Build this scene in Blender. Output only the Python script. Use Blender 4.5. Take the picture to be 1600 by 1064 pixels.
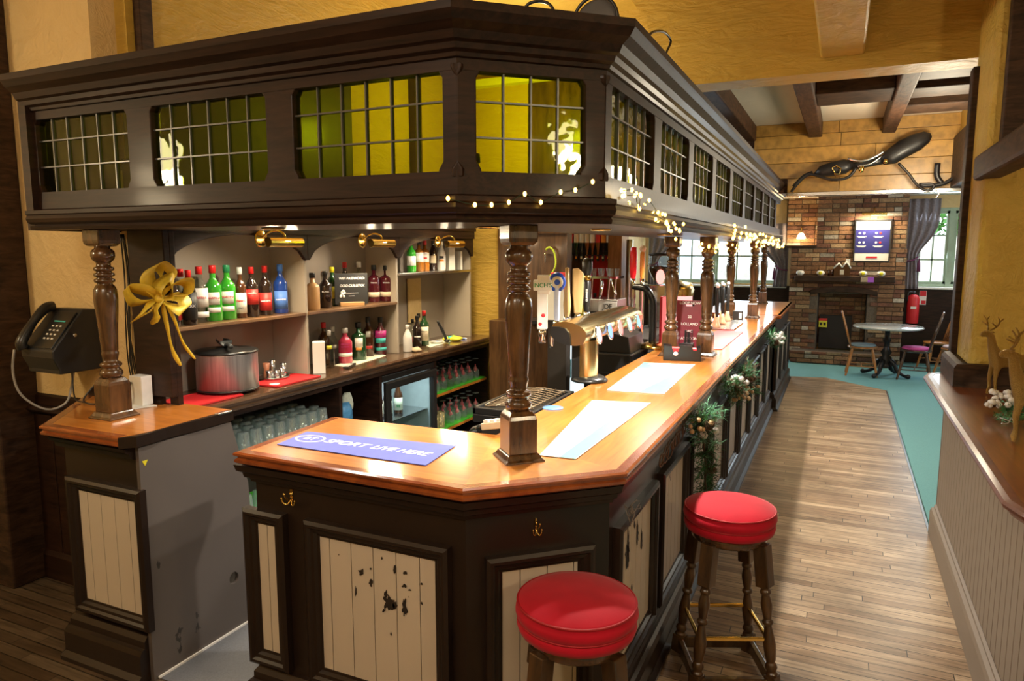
import bpy, math, random
from math import sin, cos, pi, radians
from mathutils import Vector, Matrix, geometry
random.seed(7)
for o in list(bpy.data.objects): bpy.data.objects.remove(o)
SC = bpy.context.scene
C = SC.collection
# ------------------------------------------------------------------ camera
EYE = Vector((0, 0, 1.87)); PITCH = radians(7.4); YAW = radians(24.9); FPX = 1106.0
cd = bpy.data.cameras.new('camera'); cam = bpy.data.objects.new('camera', cd); C.objects.link(cam)
cam.location = EYE; cam.rotation_euler = (pi/2 - PITCH, 0, YAW)
cd.lens = FPX/1600*36; cd.sensor_width = 36; cd.clip_start = 0.05; cd.clip_end = 200
SC.camera = cam
VS = SC.view_settings
SC.display_settings.display_device = 'sRGB'
VS.view_transform = 'Standard'; VS.look = 'None'; VS.gamma = 1; VS.use_curve_mapping = False; VS.exposure = 0.55
# ------------------------------------------------------------------ world and lamps
W = bpy.data.worlds.new('sky'); SC.world = W; W.use_nodes = True
bg = W.node_tree.nodes['Background']; bg.inputs['Color'].default_value = (0.86, 0.94, 1.0, 1); bg.inputs['Strength'].default_value = 4.0
def lamp(kind, name, loc, energy, color, size=0.1, rot=None, spot=None, blend=0.4, sy=None):
    l = bpy.data.lights.new(name, kind); l.energy = energy; l.color = color
    if kind == 'AREA':
        l.size = size
        if sy: l.shape = 'RECTANGLE'; l.size_y = sy
    else: l.shadow_soft_size = size
    if kind == 'SPOT': l.spot_size = radians(spot); l.spot_blend = blend
    o = bpy.data.objects.new(name, l); C.objects.link(o); o.location = loc
    if rot: o.rotation_euler = rot
    return o
WARM = (1.0, 0.80, 0.50); NEUT = (1.0, 0.90, 0.76); COOL = (0.72, 0.87, 1.0)
# daylight through the windows at the far end of the room
lamp('AREA', 'daylight_far_right', (1.56, 13.33, 1.9), 22, COOL, 1.0, (radians(-75), 0, 0), sy=1.1)
lamp('AREA', 'daylight_far_left', (-2.1, 13.33, 1.75), 28, COOL, 2.2, (radians(-75), 0, 0), sy=.9)
lamp('AREA', 'daylight_side_window', (4.5, 10.6, 2.0), 80, COOL, 2.6, (0, radians(80), 0), sy=1.4)
lamp('AREA', 'room_fill_light', (.2, -.6, 3.6), 32, NEUT, 1.6, (0, 0, 0), sy=1.6)  # added overhead fill, no fitting stands for it
# ------------------------------------------------------------------ pixel ray on a known plane (axis 0, 1 or 2 at value v)
_fw = Vector((-sin(YAW), cos(YAW), 0)); _r = Vector((cos(YAW), sin(YAW), 0)); _up = Vector((0, 0, 1))
_f = _fw*cos(PITCH) - _up*sin(PITCH); _u = _up*cos(PITCH) + _fw*sin(PITCH)
def P(x, y, ax, v):
    d = _f + _r*((x-800)/FPX) - _u*((y-532)/FPX)
    return EYE + d*((v-EYE[ax])/d[ax])
# ------------------------------------------------------------------ mesh builder
class MB:
    def __init__(s, mat=None):
        s.v = []; s.f = []; s.mi = []; s.sm = []; s.mats = []; s.cur = 0; s.M = Matrix.Identity(4); s.cols = None
        if mat: s.m(mat)
    def m(s, mat):
        if mat not in s.mats: s.mats.append(mat)
        s.cur = s.mats.index(mat); return s
    def add(s, vs, fs, smooth=False):
        b = len(s.v)
        for p in vs: s.v.append(s.M @ Vector(p))
        for f in fs: s.f.append([b+i for i in f]); s.mi.append(s.cur); s.sm.append(smooth)
        return s
    def box(s, x0, x1, y0, y1, z0, z1):
        vs = [(x0,y0,z0),(x1,y0,z0),(x1,y1,z0),(x0,y1,z0),(x0,y0,z1),(x1,y0,z1),(x1,y1,z1),(x0,y1,z1)]
        return s.add(vs, [(0,3,2,1),(4,5,6,7),(0,1,5,4),(1,2,6,5),(2,3,7,6),(3,0,4,7)])
    def obox(s, M, sx, sy, sz):
        o = s.M; s.M = o @ M; s.box(-sx/2, sx/2, -sy/2, sy/2, -sz/2, sz/2); s.M = o; return s
    def lathe(s, prof, loc=(0,0,0), n=20, M=None, smooth=True, cap=True):
        o = s.M; s.M = o @ Matrix.Translation(loc) @ (M or Matrix.Identity(4))
        vs = []; fs = []
        for r, z in prof:
            for k in range(n):
                a = 2*pi*k/n; vs.append((r*cos(a), r*sin(a), z))
        for i in range(len(prof)-1):
            for k in range(n):
                a = i*n+k; b = i*n+(k+1) % n
                fs.append((a, b, b+n, a+n))
        s.add(vs, fs, smooth)
        if cap:
            if prof[0][0] > 1e-5: s.add(vs[:n], [tuple(range(n))[::-1]])
            if prof[-1][0] > 1e-5: s.add(vs[-n:], [tuple(range(n))])
        s.M = o; return s
    def cyl(s, a, b, r, n=14, r2=None, smooth=True):
        a = Vector(a); b = Vector(b); d = b-a; q = d.to_track_quat('Z', 'Y').to_matrix().to_4x4()
        return s.lathe([(r, 0), (r if r2 is None else r2, d.length)], a, n, q, smooth)
    def tube(s, pts, r, n=8, closed=False, smooth=True):
        pts = [Vector(p) for p in pts]; N = len(pts)
        if not closed and 3 <= N <= 9:
            q = []; qr = []; rl = isinstance(r, (list, tuple))
            for i in range(N-1):
                p0, p1, p2, p3 = pts[max(i-1,0)], pts[i], pts[i+1], pts[min(i+2,N-1)]
                for k in range(4):
                    f = k/4; q.append(.5*((2*p1)+(p2-p0)*f+(2*p0-5*p1+4*p2-p3)*f*f+(3*p1-p0-3*p2+p3)*f**3)); qr.append(r[i]+(r[i+1]-r[i])*f if rl else r)
            q.append(pts[-1]); qr.append(r[-1] if rl else r); pts = q; N = len(pts); r = qr
        rs = r if isinstance(r, (list, tuple)) else [r]*N
        vs = []; fs = []; up = None
        for i, p in enumerate(pts):
            if closed: d = pts[(i+1) % N]-pts[i-1]
            else: d = pts[min(i+1, N-1)]-pts[max(i-1, 0)]
            d.normalize() if d.length > 1e-9 else None
            if up is None:
                up = Vector((0,0,1)) if abs(d.z) < .9 else Vector((1,0,0))
            x = up.cross(d)
            if x.length < 1e-6: x = Vector((1,0,0)).cross(d)
            x.normalize(); y = d.cross(x).normalized(); up = y
            for k in range(n):
                a = 2*pi*k/n; vs.append(p + (x*cos(a)+y*sin(a))*rs[i])
        for i in range(N if closed else N-1):
            j = (i+1) % N
            for k in range(n):
                fs.append((i*n+k, i*n+(k+1) % n, j*n+(k+1) % n, j*n+k))
        if not closed: fs += [tuple(range(n))[::-1], tuple((N-1)*n+k for k in range(n))]
        return s.add(vs, fs, smooth)
    def ball(s, c, r, n=12, sc=(1,1,1)):
        h = max(4, n//2); pr = [(r*sin(pi*i/h), -r*cos(pi*i/h)) for i in range(h+1)]
        pr[0] = (1e-6, -r); pr[-1] = (1e-6, r)
        return s.lathe(pr, c, n, Matrix.Diagonal((*sc, 1)), True, False)
    def prism(s, loops, z0, z1, top=True, bottom=True):
        if not isinstance(loops[0][0], (list, tuple, Vector)): loops = [loops]
        flat = [p for l in loops for p in l]
        tris = geometry.tessellate_polygon([[Vector((p[0], p[1], 0)) for p in l] for l in loops]) if (len(loops) > 1 or len(loops[0]) > 4) else [tuple(range(len(flat)))]
        n = len(flat); vs = [(p[0], p[1], z0) for p in flat]+[(p[0], p[1], z1) for p in flat]; fs = []
        fix = []
        for t in tris:
            a = sum((flat[t[i]][0]*flat[t[(i+1) % len(t)]][1]-flat[t[(i+1) % len(t)]][0]*flat[t[i]][1]) for i in range(len(t)))
            fix.append(t if a > 0 else tuple(reversed(t)))
        if top: fs += [tuple(i+n for i in t) for t in fix]
        if bottom: fs += [tuple(reversed(t)) for t in fix]
        b = 0
        for li, l in enumerate(loops):
            A = sum(l[i][0]*l[(i+1) % len(l)][1]-l[(i+1) % len(l)][0]*l[i][1] for i in range(len(l)))
            flip = (A < 0) ^ (li > 0)
            for i in range(len(l)):
                j = (i+1) % len(l); q = (b+i, b+j, b+j+n, b+i+n)
                fs.append(tuple(reversed(q)) if flip else q)
            b += len(l)
        return s.add(vs, fs)
    def sweep(s, path, prof, closed=False):
        # profile (out, z) swept along an xy path, out is to the right of travel, mitred
        n = len(path); rows = []
        for i in range(n):
            p = Vector(path[i][:2])
            d0 = (p-Vector(path[i-1][:2])).normalized() if (i > 0 or closed) else None
            d1 = (Vector(path[(i+1) % n][:2])-p).normalized() if (i < n-1 or closed) else None
            d0 = d0 or d1; d1 = d1 or d0
            n0 = Vector((d0.y, -d0.x)); n1 = Vector((d1.y, -d1.x)); b = (n0+n1).normalized(); k = 1/max(.3, b.dot(n0))
            rows.append([(p.x+b.x*k*o, p.y+b.y*k*o, z) for o, z in prof])
        m = len(prof); vs = [q for r in rows for q in r]; fs = []
        for i in range(n if closed else n-1):
            j = (i+1) % n
            for k in range(m):
                l = (k+1) % m
                fs.append((i*m+k, i*m+l, j*m+l, j*m+k))
        if not closed: fs += [tuple(range(m))[::-1], tuple((n-1)*m+k for k in range(m))]
        return s.add(vs, fs)
    def rframe(s, u0, u1, z0, z1, prof):
        # rectangular mitred frame in the local u-z plane; prof is a closed ring of (inset, out), out is local -y
        vs = []; m = len(prof)
        for ins, out in prof:
            vs += [(u0+ins, -out, z0+ins), (u1-ins, -out, z0+ins), (u1-ins, -out, z1-ins), (u0+ins, -out, z1-ins)]
        fs = []
        for i in range(m):
            j = (i+1) % m
            for k in range(4):
                l = (k+1) % 4; fs.append((i*4+k, i*4+l, j*4+l, j*4+k))
        return s.add(vs, fs)
    def build(s, name, parent=None, bevel=0, mat=None, seg=2, local=False):
        me = bpy.data.meshes.new(name); vs = s.v
        if parent is not None and not local:
            r = root_of(parent); L = r.location; vs = [v-L for v in vs]
        me.from_pydata([tuple(v) for v in vs], [], s.f); 
        for mt in s.mats: me.materials.append(mt)
        if mat: me.materials.clear(); me.materials.append(mat)
        me.polygons.foreach_set('material_index', s.mi if not mat else [0]*len(s.mi))
        me.polygons.foreach_set('use_smooth', s.sm); me.update()
        if s.cols:
            ca = me.color_attributes.new('tone', 'FLOAT_COLOR', 'CORNER'); i = 0
            for pi_, p in enumerate(me.polygons):
                for _ in p.loop_indices: ca.data[i].color = s.cols[pi_]; i += 1
        o = bpy.data.objects.new(name, me); C.objects.link(o)
        if parent is not None: o.parent = parent
        if bevel:
            b = o.modifiers.new('bevel', 'BEVEL'); b.width = bevel; b.segments = seg; b.limit_method = 'ANGLE'; b.angle_limit = radians(40)
        return o
def root_of(o):
    while o.parent: o = o.parent
    return o
def thing(name, label, cat, loc=(0,0,0), rz=0, group=None):
    o = bpy.data.objects.new(name, None); C.objects.link(o); o.location = loc; o.rotation_euler = (0, 0, rz); o.empty_display_size = .1
    return tag(o, label, cat, group)
def tag(o, label, cat, group=None, kind=None):
    o['label'] = label; o['category'] = cat
    if group: o['group'] = group
    if kind: o['kind'] = kind
    return o
def struct(o): o['kind'] = 'structure'; return o
def lab(o, t): o['label'] = t; return o
def dup(root, loc, label=None, rz=None, group=None, scale=None):
    def cp(o, par):
        c = o.copy(); C.objects.link(c)
        if par: c.parent = par
        for ch in kids.get(o.name, []): cp(ch, c)
        return c
    kids = {}
    def walk(o):
        kids[o.name] = list(o.children)
        for ch in o.children: walk(ch)
    walk(root); r = cp(root, None); r.location = loc
    if rz is not None: r.rotation_euler = (0, 0, rz)
    if label: r['label'] = label
    if group: r['group'] = group
    if scale: r.scale = scale
    return r
def facem(p0, p1):
    # local x along p0->p1, local -y outward (to the right of travel), z up
    d = (Vector(p1)-Vector(p0)).normalized()
    M = Matrix(((d.x, -d.y, 0, p0[0]), (d.y, d.x, 0, p0[1]), (0, 0, 1, 0), (0, 0, 0, 1)))
    return M
def T(x, y, z): return Matrix.Translation((x, y, z))
def R(a, ax): return Matrix.Rotation(a, 4, ax)
def text(body, size, M, mat, parent, name='lettering', ext=0.0004, align='CENTER', shear=0, local=False):
    cu = bpy.data.curves.new(name, 'FONT'); cu.body = body; cu.size = size; cu.extrude = ext; cu.align_x = align; cu.align_y = 'CENTER'; cu.shear = shear; cu.offset = size*.015
    t = bpy.data.objects.new(name, cu); C.objects.link(t)
    dg = bpy.context.evaluated_depsgraph_get(); me = bpy.data.meshes.new_from_object(t.evaluated_get(dg)); bpy.data.objects.remove(t)
    L = Vector((0,0,0)) if local or parent is None else root_of(parent).location
    me.transform(Matrix.Translation(-L) @ M); me.materials.clear(); me.materials.append(mat)
    o = bpy.data.objects.new(name, me); C.objects.link(o)
    if parent is not None: o.parent = parent
    return o
# ------------------------------------------------------------------ materials
def nodes(name):
    m = bpy.data.materials.new(name); m.use_nodes = True; nt = m.node_tree; b = nt.nodes['Principled BSDF']; return m, nt, b
def N(nt, t, **k):
    n = nt.nodes.new(t)
    for a, v in k.items():
        if a in n.inputs: n.inputs[a].default_value = v
        else: setattr(n, a, v)
    return n
def c4(c): return (c[0], c[1], c[2], 1)
def plain(name, col, rough=.5, metal=0, coat=0, var=0.12, scale=25, bump=0, emit=None, es=0, spec=.5, sheen=0):
    m, nt, b = nodes(name); L = nt.links.new
    b.inputs['Roughness'].default_value = rough; b.inputs['Metallic'].default_value = metal; b.inputs['Coat Weight'].default_value = coat
    b.inputs['Specular IOR Level'].default_value = spec; b.inputs['Sheen Weight'].default_value = sheen
    tc = N(nt, 'ShaderNodeTexCoord'); no = N(nt, 'ShaderNodeTexNoise', Scale=scale, Detail=4.0); L(tc.outputs['Object'], no.inputs['Vector'])
    mx = N(nt, 'ShaderNodeMix', data_type='RGBA'); mx.inputs[6].default_value = c4([x*(1-var) for x in col]); mx.inputs[7].default_value = c4([min(1, x*(1+var)) for x in col])
    L(no.outputs['Fac'], mx.inputs[0]); L(mx.outputs[2], b.inputs['Base Color'])
    if bump:
        bp = N(nt, 'ShaderNodeBump', Strength=bump, Distance=.01); L(no.outputs['Fac'], bp.inputs['Height']); L(bp.outputs[0], b.inputs['Normal'])
    if emit: b.inputs['Emission Color'].default_value = c4(emit); b.inputs['Emission Strength'].default_value = es
    return m
def wood(name, c1, c2, sc=(1, 12, 12), rough=.35, coat=.3, scale=3, bump=.08, knots=False):
    m, nt, b = nodes(name); L = nt.links.new
    tc = N(nt, 'ShaderNodeTexCoord'); mp = N(nt, 'ShaderNodeMapping'); mp.inputs['Scale'].default_value = sc; L(tc.outputs['Object'], mp.inputs['Vector'])
    n1 = N(nt, 'ShaderNodeTexNoise', Scale=scale, Detail=6.0, Roughness=.6, Distortion=.6); L(mp.outputs[0], n1.inputs['Vector'])
    n2 = N(nt, 'ShaderNodeTexNoise', Scale=2.2, Detail=3.0); L(tc.outputs['Object'], n2.inputs['Vector'])
    cr = N(nt, 'ShaderNodeValToRGB'); cr.color_ramp.elements[0].color = c4(c1); cr.color_ramp.elements[1].color = c4(c2); cr.color_ramp.elements[0].position = .32; cr.color_ramp.elements[1].position = .68
    L(n1.outputs['Fac'], cr.inputs[0])
    mx = N(nt, 'ShaderNodeMix', data_type='RGBA', blend_type='MULTIPLY'); mx.inputs[0].default_value = .35; L(cr.outputs[0], mx.inputs[6])
    c2r = N(nt, 'ShaderNodeValToRGB'); c2r.color_ramp.elements[0].color = (.45,.45,.45,1); c2r.color_ramp.elements[1].position = .6; L(n2.outputs['Fac'], c2r.inputs[0]); L(c2r.outputs[0], mx.inputs[7])
    L(mx.outputs[2], b.inputs['Base Color']); b.inputs['Roughness'].default_value = rough; b.inputs['Coat Weight'].default_value = coat; b.inputs['Coat Roughness'].default_value = .12; b.inputs['Specular IOR Level'].default_value = .25 if coat < .3 else .5
    bp = N(nt, 'ShaderNodeBump', Strength=bump, Distance=.005); L(n1.outputs['Fac'], bp.inputs['Height']); L(bp.outputs[0], b.inputs['Normal'])
    return m
def plaster(name, c1, c2, sc=(3, 3, 9), bump=.5):
    m, nt, b = nodes(name); L = nt.links.new
    tc = N(nt, 'ShaderNodeTexCoord'); mp = N(nt, 'ShaderNodeMapping'); mp.inputs['Scale'].default_value = sc; L(tc.outputs['Object'], mp.inputs['Vector'])
    n1 = N(nt, 'ShaderNodeTexNoise', Scale=1.3, Detail=2.0, Distortion=2.2); L(mp.outputs[0], n1.inputs['Vector'])
    wv = N(nt, 'ShaderNodeTexNoise', Scale=2.6, Detail=5.0, Distortion=1.4, Roughness=.7); L(mp.outputs[0], wv.inputs['Vector'])
    mx = N(nt, 'ShaderNodeMix', data_type='RGBA'); mx.inputs[6].default_value = c4(c1); mx.inputs[7].default_value = c4(c2); L(wv.outputs['Fac'], mx.inputs[0]); L(mx.outputs[2], b.inputs['Base Color'])
    ad = N(nt, 'ShaderNodeMath', operation='ADD'); L(n1.outputs['Fac'], ad.inputs[0]); L(wv.outputs['Fac'], ad.inputs[1])
    bp = N(nt, 'ShaderNodeBump', Strength=bump, Distance=.03); L(ad.outputs[0], bp.inputs['Height']); L(bp.outputs[0], b.inputs['Normal'])
    b.inputs['Roughness'].default_value = .55; b.inputs['Specular IOR Level'].default_value = .35
    return m
def glass(name, tint=(1, 1, 1), rough=.02, ior=1.45, wave=0, gl=1.0, ws=6):
    m = bpy.data.materials.new(name); m.use_nodes = True; nt = m.node_tree; nt.nodes.clear(); L = nt.links.new
    out = N(nt, 'ShaderNodeOutputMaterial'); tr = N(nt, 'ShaderNodeBsdfTransparent'); tr.inputs[0].default_value = c4(tint)
    g = N(nt, 'ShaderNodeBsdfGlossy'); g.inputs['Roughness'].default_value = rough; g.inputs[0].default_value = (gl, gl, gl, 1)
    # Schlick reflectance from the facing angle, the same from both sides of the thin glass
    f0 = ((ior-1)/(ior+1))**2; lw = N(nt, 'ShaderNodeLayerWeight'); lw.inputs['Blend'].default_value = .5
    pw = N(nt, 'ShaderNodeMath', operation='POWER'); pw.inputs[1].default_value = 5; L(lw.outputs['Facing'], pw.inputs[0])
    fr = N(nt, 'ShaderNodeMath', operation='MULTIPLY_ADD'); fr.inputs[1].default_value = 1-f0; fr.inputs[2].default_value = f0; L(pw.outputs[0], fr.inputs[0])
    mx = N(nt, 'ShaderNodeMixShader'); L(fr.outputs[0], mx.inputs[0]); L(tr.outputs[0], mx.inputs[1]); L(g.outputs[0], mx.inputs[2]); L(mx.outputs[0], out.inputs[0])
    if wave:
        tc = N(nt, 'ShaderNodeTexCoord'); no = N(nt, 'ShaderNodeTexNoise', Scale=float(ws), Detail=2.0); L(tc.outputs['Object'], no.inputs[0])
        bp = N(nt, 'ShaderNodeBump', Strength=wave, Distance=.01); L(no.outputs['Fac'], bp.inputs['Height']); L(bp.outputs[0], g.inputs['Normal'])
    return m
def emitter(name, col, s):
    m = bpy.data.materials.new(name); m.use_nodes = True; nt = m.node_tree; nt.nodes.clear()
    e = N(nt, 'ShaderNodeEmission'); e.inputs[0].default_value = c4(col); e.inputs[1].default_value = s
    o = N(nt, 'ShaderNodeOutputMaterial'); nt.links.new(e.outputs[0], o.inputs[0]); return m
def toned(name, rough=.8, bump=.6, scale=60, coat=0):
    # colour from the 'tone' attribute of each brick or plank
    m, nt, b = nodes(name); L = nt.links.new
    at = N(nt, 'ShaderNodeAttribute'); at.attribute_name = 'tone'; tc = N(nt, 'ShaderNodeTexCoord'); no = N(nt, 'ShaderNodeTexNoise', Scale=float(scale), Detail=5.0); L(tc.outputs['Object'], no.inputs[0])
    cr = N(nt, 'ShaderNodeValToRGB'); cr.color_ramp.elements[0].color = (.35,.35,.35,1); cr.color_ramp.elements[0].position = .3; cr.color_ramp.elements[1].position = .62; L(no.outputs['Fac'], cr.inputs[0])
    mx = N(nt, 'ShaderNodeMix', data_type='RGBA', blend_type='MULTIPLY'); mx.inputs[0].default_value = .6; L(at.outputs['Color'], mx.inputs[6]); L(cr.outputs[0], mx.inputs[7]); L(mx.outputs[2], b.inputs['Base Color'])
    bp = N(nt, 'ShaderNodeBump', Strength=bump, Distance=.01); L(no.outputs['Fac'], bp.inputs['Height']); L(bp.outputs[0], b.inputs['Normal'])
    b.inputs['Roughness'].default_value = rough; b.inputs['Coat Weight'].default_value = coat; b.inputs['Coat Roughness'].default_value = .3
    return m
def floorboards(name):
    m, nt, b = nodes(name); L = nt.links.new
    tc = N(nt, 'ShaderNodeTexCoord')
    br = N(nt, 'ShaderNodeTexBrick', offset=0.0, Scale=1.0); br.inputs['Color1'].default_value = (.30,.19,.11,1); br.inputs['Color2'].default_value = (.62,.46,.30,1); br.inputs['Mortar'].default_value = (.02,.012,.008,1)
    br.inputs['Mortar Size'].default_value = .0022; br.inputs['Brick Width'].default_value = .95; br.inputs['Row Height'].default_value = .062; br.inputs['Bias'].default_value = -.1
    sx = N(nt, 'ShaderNodeSeparateXYZ'); L(tc.outputs['Object'], sx.inputs[0])
    dv = N(nt, 'ShaderNodeMath', operation='DIVIDE'); dv.inputs[1].default_value = .062; L(sx.outputs[1], dv.inputs[0]); fl_ = N(nt, 'ShaderNodeMath', operation='FLOOR'); L(dv.outputs[0], fl_.inputs[0])
    wn = N(nt, 'ShaderNodeTexWhiteNoise', noise_dimensions='1D'); L(fl_.outputs[0], wn.inputs['W']); ax = N(nt, 'ShaderNodeMath', operation='ADD'); L(sx.outputs[0], ax.inputs[0]); L(wn.outputs['Value'], ax.inputs[1])
    cb = N(nt, 'ShaderNodeCombineXYZ'); L(ax.outputs[0], cb.inputs[0]); L(sx.outputs[1], cb.inputs[1]); L(cb.outputs[0], br.inputs['Vector'])
    mp = N(nt, 'ShaderNodeMapping'); mp.inputs['Scale'].default_value = (1.5, 22, 1); L(tc.outputs['Object'], mp.inputs[0])
    n1 = N(nt, 'ShaderNodeTexNoise', Scale=3.0, Detail=6.0); L(mp.outputs[0], n1.inputs[0])
    n2 = N(nt, 'ShaderNodeTexNoise', Scale=1.4, Detail=5.0, Roughness=.65); L(tc.outputs['Object'], n2.inputs[0])
    r1 = N(nt, 'ShaderNodeValToRGB'); r1.color_ramp.elements[0].color = (.45,.43,.4,1); r1.color_ramp.elements[0].position = .35; r1.color_ramp.elements[1].position = .65; L(n1.outputs['Fac'], r1.inputs[0])
    r2 = N(nt, 'ShaderNodeValToRGB'); r2.color_ramp.elements[0].color = (.4,.37,.34,1); r2.color_ramp.elements[0].position = .35; r2.color_ramp.elements[1].position = .6; L(n2.outputs['Fac'], r2.inputs[0])
    a = N(nt, 'ShaderNodeMix', data_type='RGBA', blend_type='MULTIPLY'); a.inputs[0].default_value = .8; L(br.outputs['Color'], a.inputs[6]); L(r1.outputs[0], a.inputs[7])
    c = N(nt, 'ShaderNodeMix', data_type='RGBA', blend_type='MULTIPLY'); c.inputs[0].default_value = .8; L(a.outputs[2], c.inputs[6]); L(r2.outputs[0], c.inputs[7])
    mr = N(nt, 'ShaderNodeMapRange'); mr.inputs[1].default_value = -1.6; mr.inputs[2].default_value = -.4; mr.inputs[3].default_value = .30; mr.inputs[4].default_value = 1.0; L(sx.outputs[0], mr.inputs[0])  # shade on the left part of the floor, painted into the board colour
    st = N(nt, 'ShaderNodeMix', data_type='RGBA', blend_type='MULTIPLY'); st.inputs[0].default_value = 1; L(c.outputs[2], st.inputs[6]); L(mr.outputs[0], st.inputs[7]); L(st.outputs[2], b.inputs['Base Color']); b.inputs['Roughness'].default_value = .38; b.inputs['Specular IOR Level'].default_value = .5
    bp = N(nt, 'ShaderNodeBump', Strength=.25, Distance=.004); L(br.outputs['Fac'], bp.inputs['Height']); bp.invert = True; L(bp.outputs[0], b.inputs['Normal'])
    return m
def chipped(name, col, under, amt=.63, scale=9, seed=0.0, var=.1):
    # paint with chips of the dark coat under it
    m, nt, b = nodes(name); L = nt.links.new
    tc = N(nt, 'ShaderNodeTexCoord'); mp = N(nt, 'ShaderNodeMapping'); mp.inputs['Location'].default_value = (seed, seed*1.7, seed*.6); mp.inputs['Scale'].default_value = (1.5, 1.5, .8); L(tc.outputs['Object'], mp.inputs[0])
    n = N(nt, 'ShaderNodeTexNoise', Scale=float(scale), Detail=5.0, Roughness=.55); L(mp.outputs[0], n.inputs[0])
    big = N(nt, 'ShaderNodeTexNoise', Scale=2.2, Detail=1.0); L(mp.outputs[0], big.inputs[0])
    ad = N(nt, 'ShaderNodeMath', operation='MULTIPLY'); L(n.outputs['Fac'], ad.inputs[0]); 
    r0 = N(nt, 'ShaderNodeMapRange'); r0.inputs[1].default_value = .45; r0.inputs[2].default_value = .65; r0.inputs[3].default_value = .75; r0.inputs[4].default_value = 1.05; L(big.outputs['Fac'], r0.inputs[0]); L(r0.outputs[0], ad.inputs[1])
    cr = N(nt, 'ShaderNodeValToRGB'); cr.color_ramp.interpolation = 'CONSTANT'; cr.color_ramp.elements[0].color = (0,0,0,1); cr.color_ramp.elements[1].position = amt; L(ad.outputs[0], cr.inputs[0])
    n3 = N(nt, 'ShaderNodeTexNoise', Scale=3.0, Detail=5.0); L(tc.outputs['Object'], n3.inputs[0])
    mx0 = N(nt, 'ShaderNodeMix', data_type='RGBA'); mx0.inputs[6].default_value = c4([x*(1-var) for x in col]); mx0.inputs[7].default_value = c4([x*(1+var) for x in col]); L(n3.outputs['Fac'], mx0.inputs[0])
    mx = N(nt, 'ShaderNodeMix', data_type='RGBA'); L(cr.outputs[0], mx.inputs[0]); L(mx0.outputs[2], mx.inputs[6]); mx.inputs[7].default_value = c4(under); L(mx.outputs[2], b.inputs['Base Color'])
    b.inputs['Roughness'].default_value = .42
    return m
M_canopy = wood('dark_varnished_oak', (.010,.004,.0022), (.034,.0135,.007), (2,2,14), .48, .05, 3)
M_canopyX = wood('dark_varnished_oak_along', (.009,.0036,.002), (.031,.0125,.0065), (1.2,16,16), .48, .05, 3)
M_canopyY = wood('dark_varnished_oak_deep', (.009,.004,.0024), (.038,.017,.009), (16,1.2,16), .48, .05, 3)
M_post = wood('turned_oak', (.03,.013,.006), (.13,.06,.022), (9,9,1.5), .25, .6, 3)
M_topX = wood('orange_varnished_worktop', (.42,.135,.018), (.62,.225,.036), (1.2,14,14), .3, .8, 2.5, .03)
M_topY = wood('orange_varnished_worktop_long', (.42,.135,.018), (.62,.225,.036), (14,1.2,14), .3, .8, 2.5, .03)
M_topC = wood('orange_varnished_worktop_corner', (.48,.16,.02), (.70,.28,.05), (8,8,8), .3, .8, 1.5, .03)
M_red_top = wood('red_brown_varnished_top', (.11,.028,.008), (.2,.052,.014), (14,1.2,14), .3, .6, 2.5, .03)
M_edge = wood('worktop_nosing', (.2,.045,.012), (.34,.09,.02), (6,6,6), .22, .8, 2, .02)
M_paint = plain('dark_brown_paint', (.017,.0095,.0065), .36, coat=.05, spec=.35, var=.25, scale=8, bump=.05)
M_cream = chipped('cream_board_paint', (.50,.43,.35), (.02,.014,.01), .66, 10, 3.1)
M_cream2 = chipped('cream_board_paint_clean', (.52,.45,.36), (.02,.014,.01), .70, 10, 9.1)
M_beigeboard = chipped('greige_board_paint', (.34,.27,.20), (.05,.03,.02), .75, 10, 5)
M_greypanel = chipped('scuffed_grey_brown_paint', (.105,.088,.080), (.035,.03,.026), .66, 14, 1.3, .18)
M_black = plain('black_plastic', (.012,.012,.013), .35, var=.2)
M_shadow = plain('dark_interior', (.02,.014,.01), .7)  # near-black tone for interiors, backings and carcasses
M_lead = plain('lead_came', (.13,.13,.13), .35, metal=.7)
M_green = glass('olive_leaded_glass', (.62,.70,.05), .03, 1.42, .25, .9, 9)
M_ochre = plaster('ochre_plaster', (.44,.27,.04), (.56,.36,.065), (2,2,7), .45)
M_cream_pl = plaster('pale_yellow_plaster', (.58,.40,.17), (.68,.50,.24), (2.5,2.5,2.5), .5)
M_pillar = plaster('mustard_plaster', (.50,.34,.06), (.62,.44,.10), (3.5,3.5,3.5), .75)
M_white_pl = plaster('white_ceiling_plaster', (.66,.58,.46), (.74,.67,.55), (2,2,2), .2)
M_timber = wood('old_timber', (.018,.009,.005), (.07,.035,.018), (2,2,9), .6, .0, 4, .4)
M_timberY = wood('old_beam', (.025,.011,.006), (.10,.045,.022), (9,2,9), .6, .0, 4, .4)
M_brass = plain('polished_brass', (.70,.48,.14), .18, metal=1, var=.1)
M_steel = plain('stainless_steel', (.55,.55,.55), .24, metal=1, var=.08)
M_chrome = plain('chrome', (.75,.75,.77), .08, metal=1, var=.03)
M_red = plain('red_velvet', (.40,.002,.016), .75, var=.28, scale=9, sheen=.1, bump=.05, spec=.2)
M_carpet = plain('teal_carpet', (.12,.29,.30), .95, var=.22, scale=130, bump=.3)
M_carpetL = plain('green_carpet', (.02,.075,.05), .95, var=.4, scale=150, bump=.3)
M_vinyl = plain('grey_speckled_vinyl', (.13,.14,.165), .6, var=.35, scale=160)
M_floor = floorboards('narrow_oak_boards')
M_brick = toned('old_brick', .85, .7, 45)
M_plank = toned('honey_pine_plank', .4, .1, 14, .3)
M_white = plain('white_matt', (.75,.74,.72), .5, var=.04)
M_taupe = plain('taupe_painted_board', (.40,.34,.27), .5, var=.1, scale=4)
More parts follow.
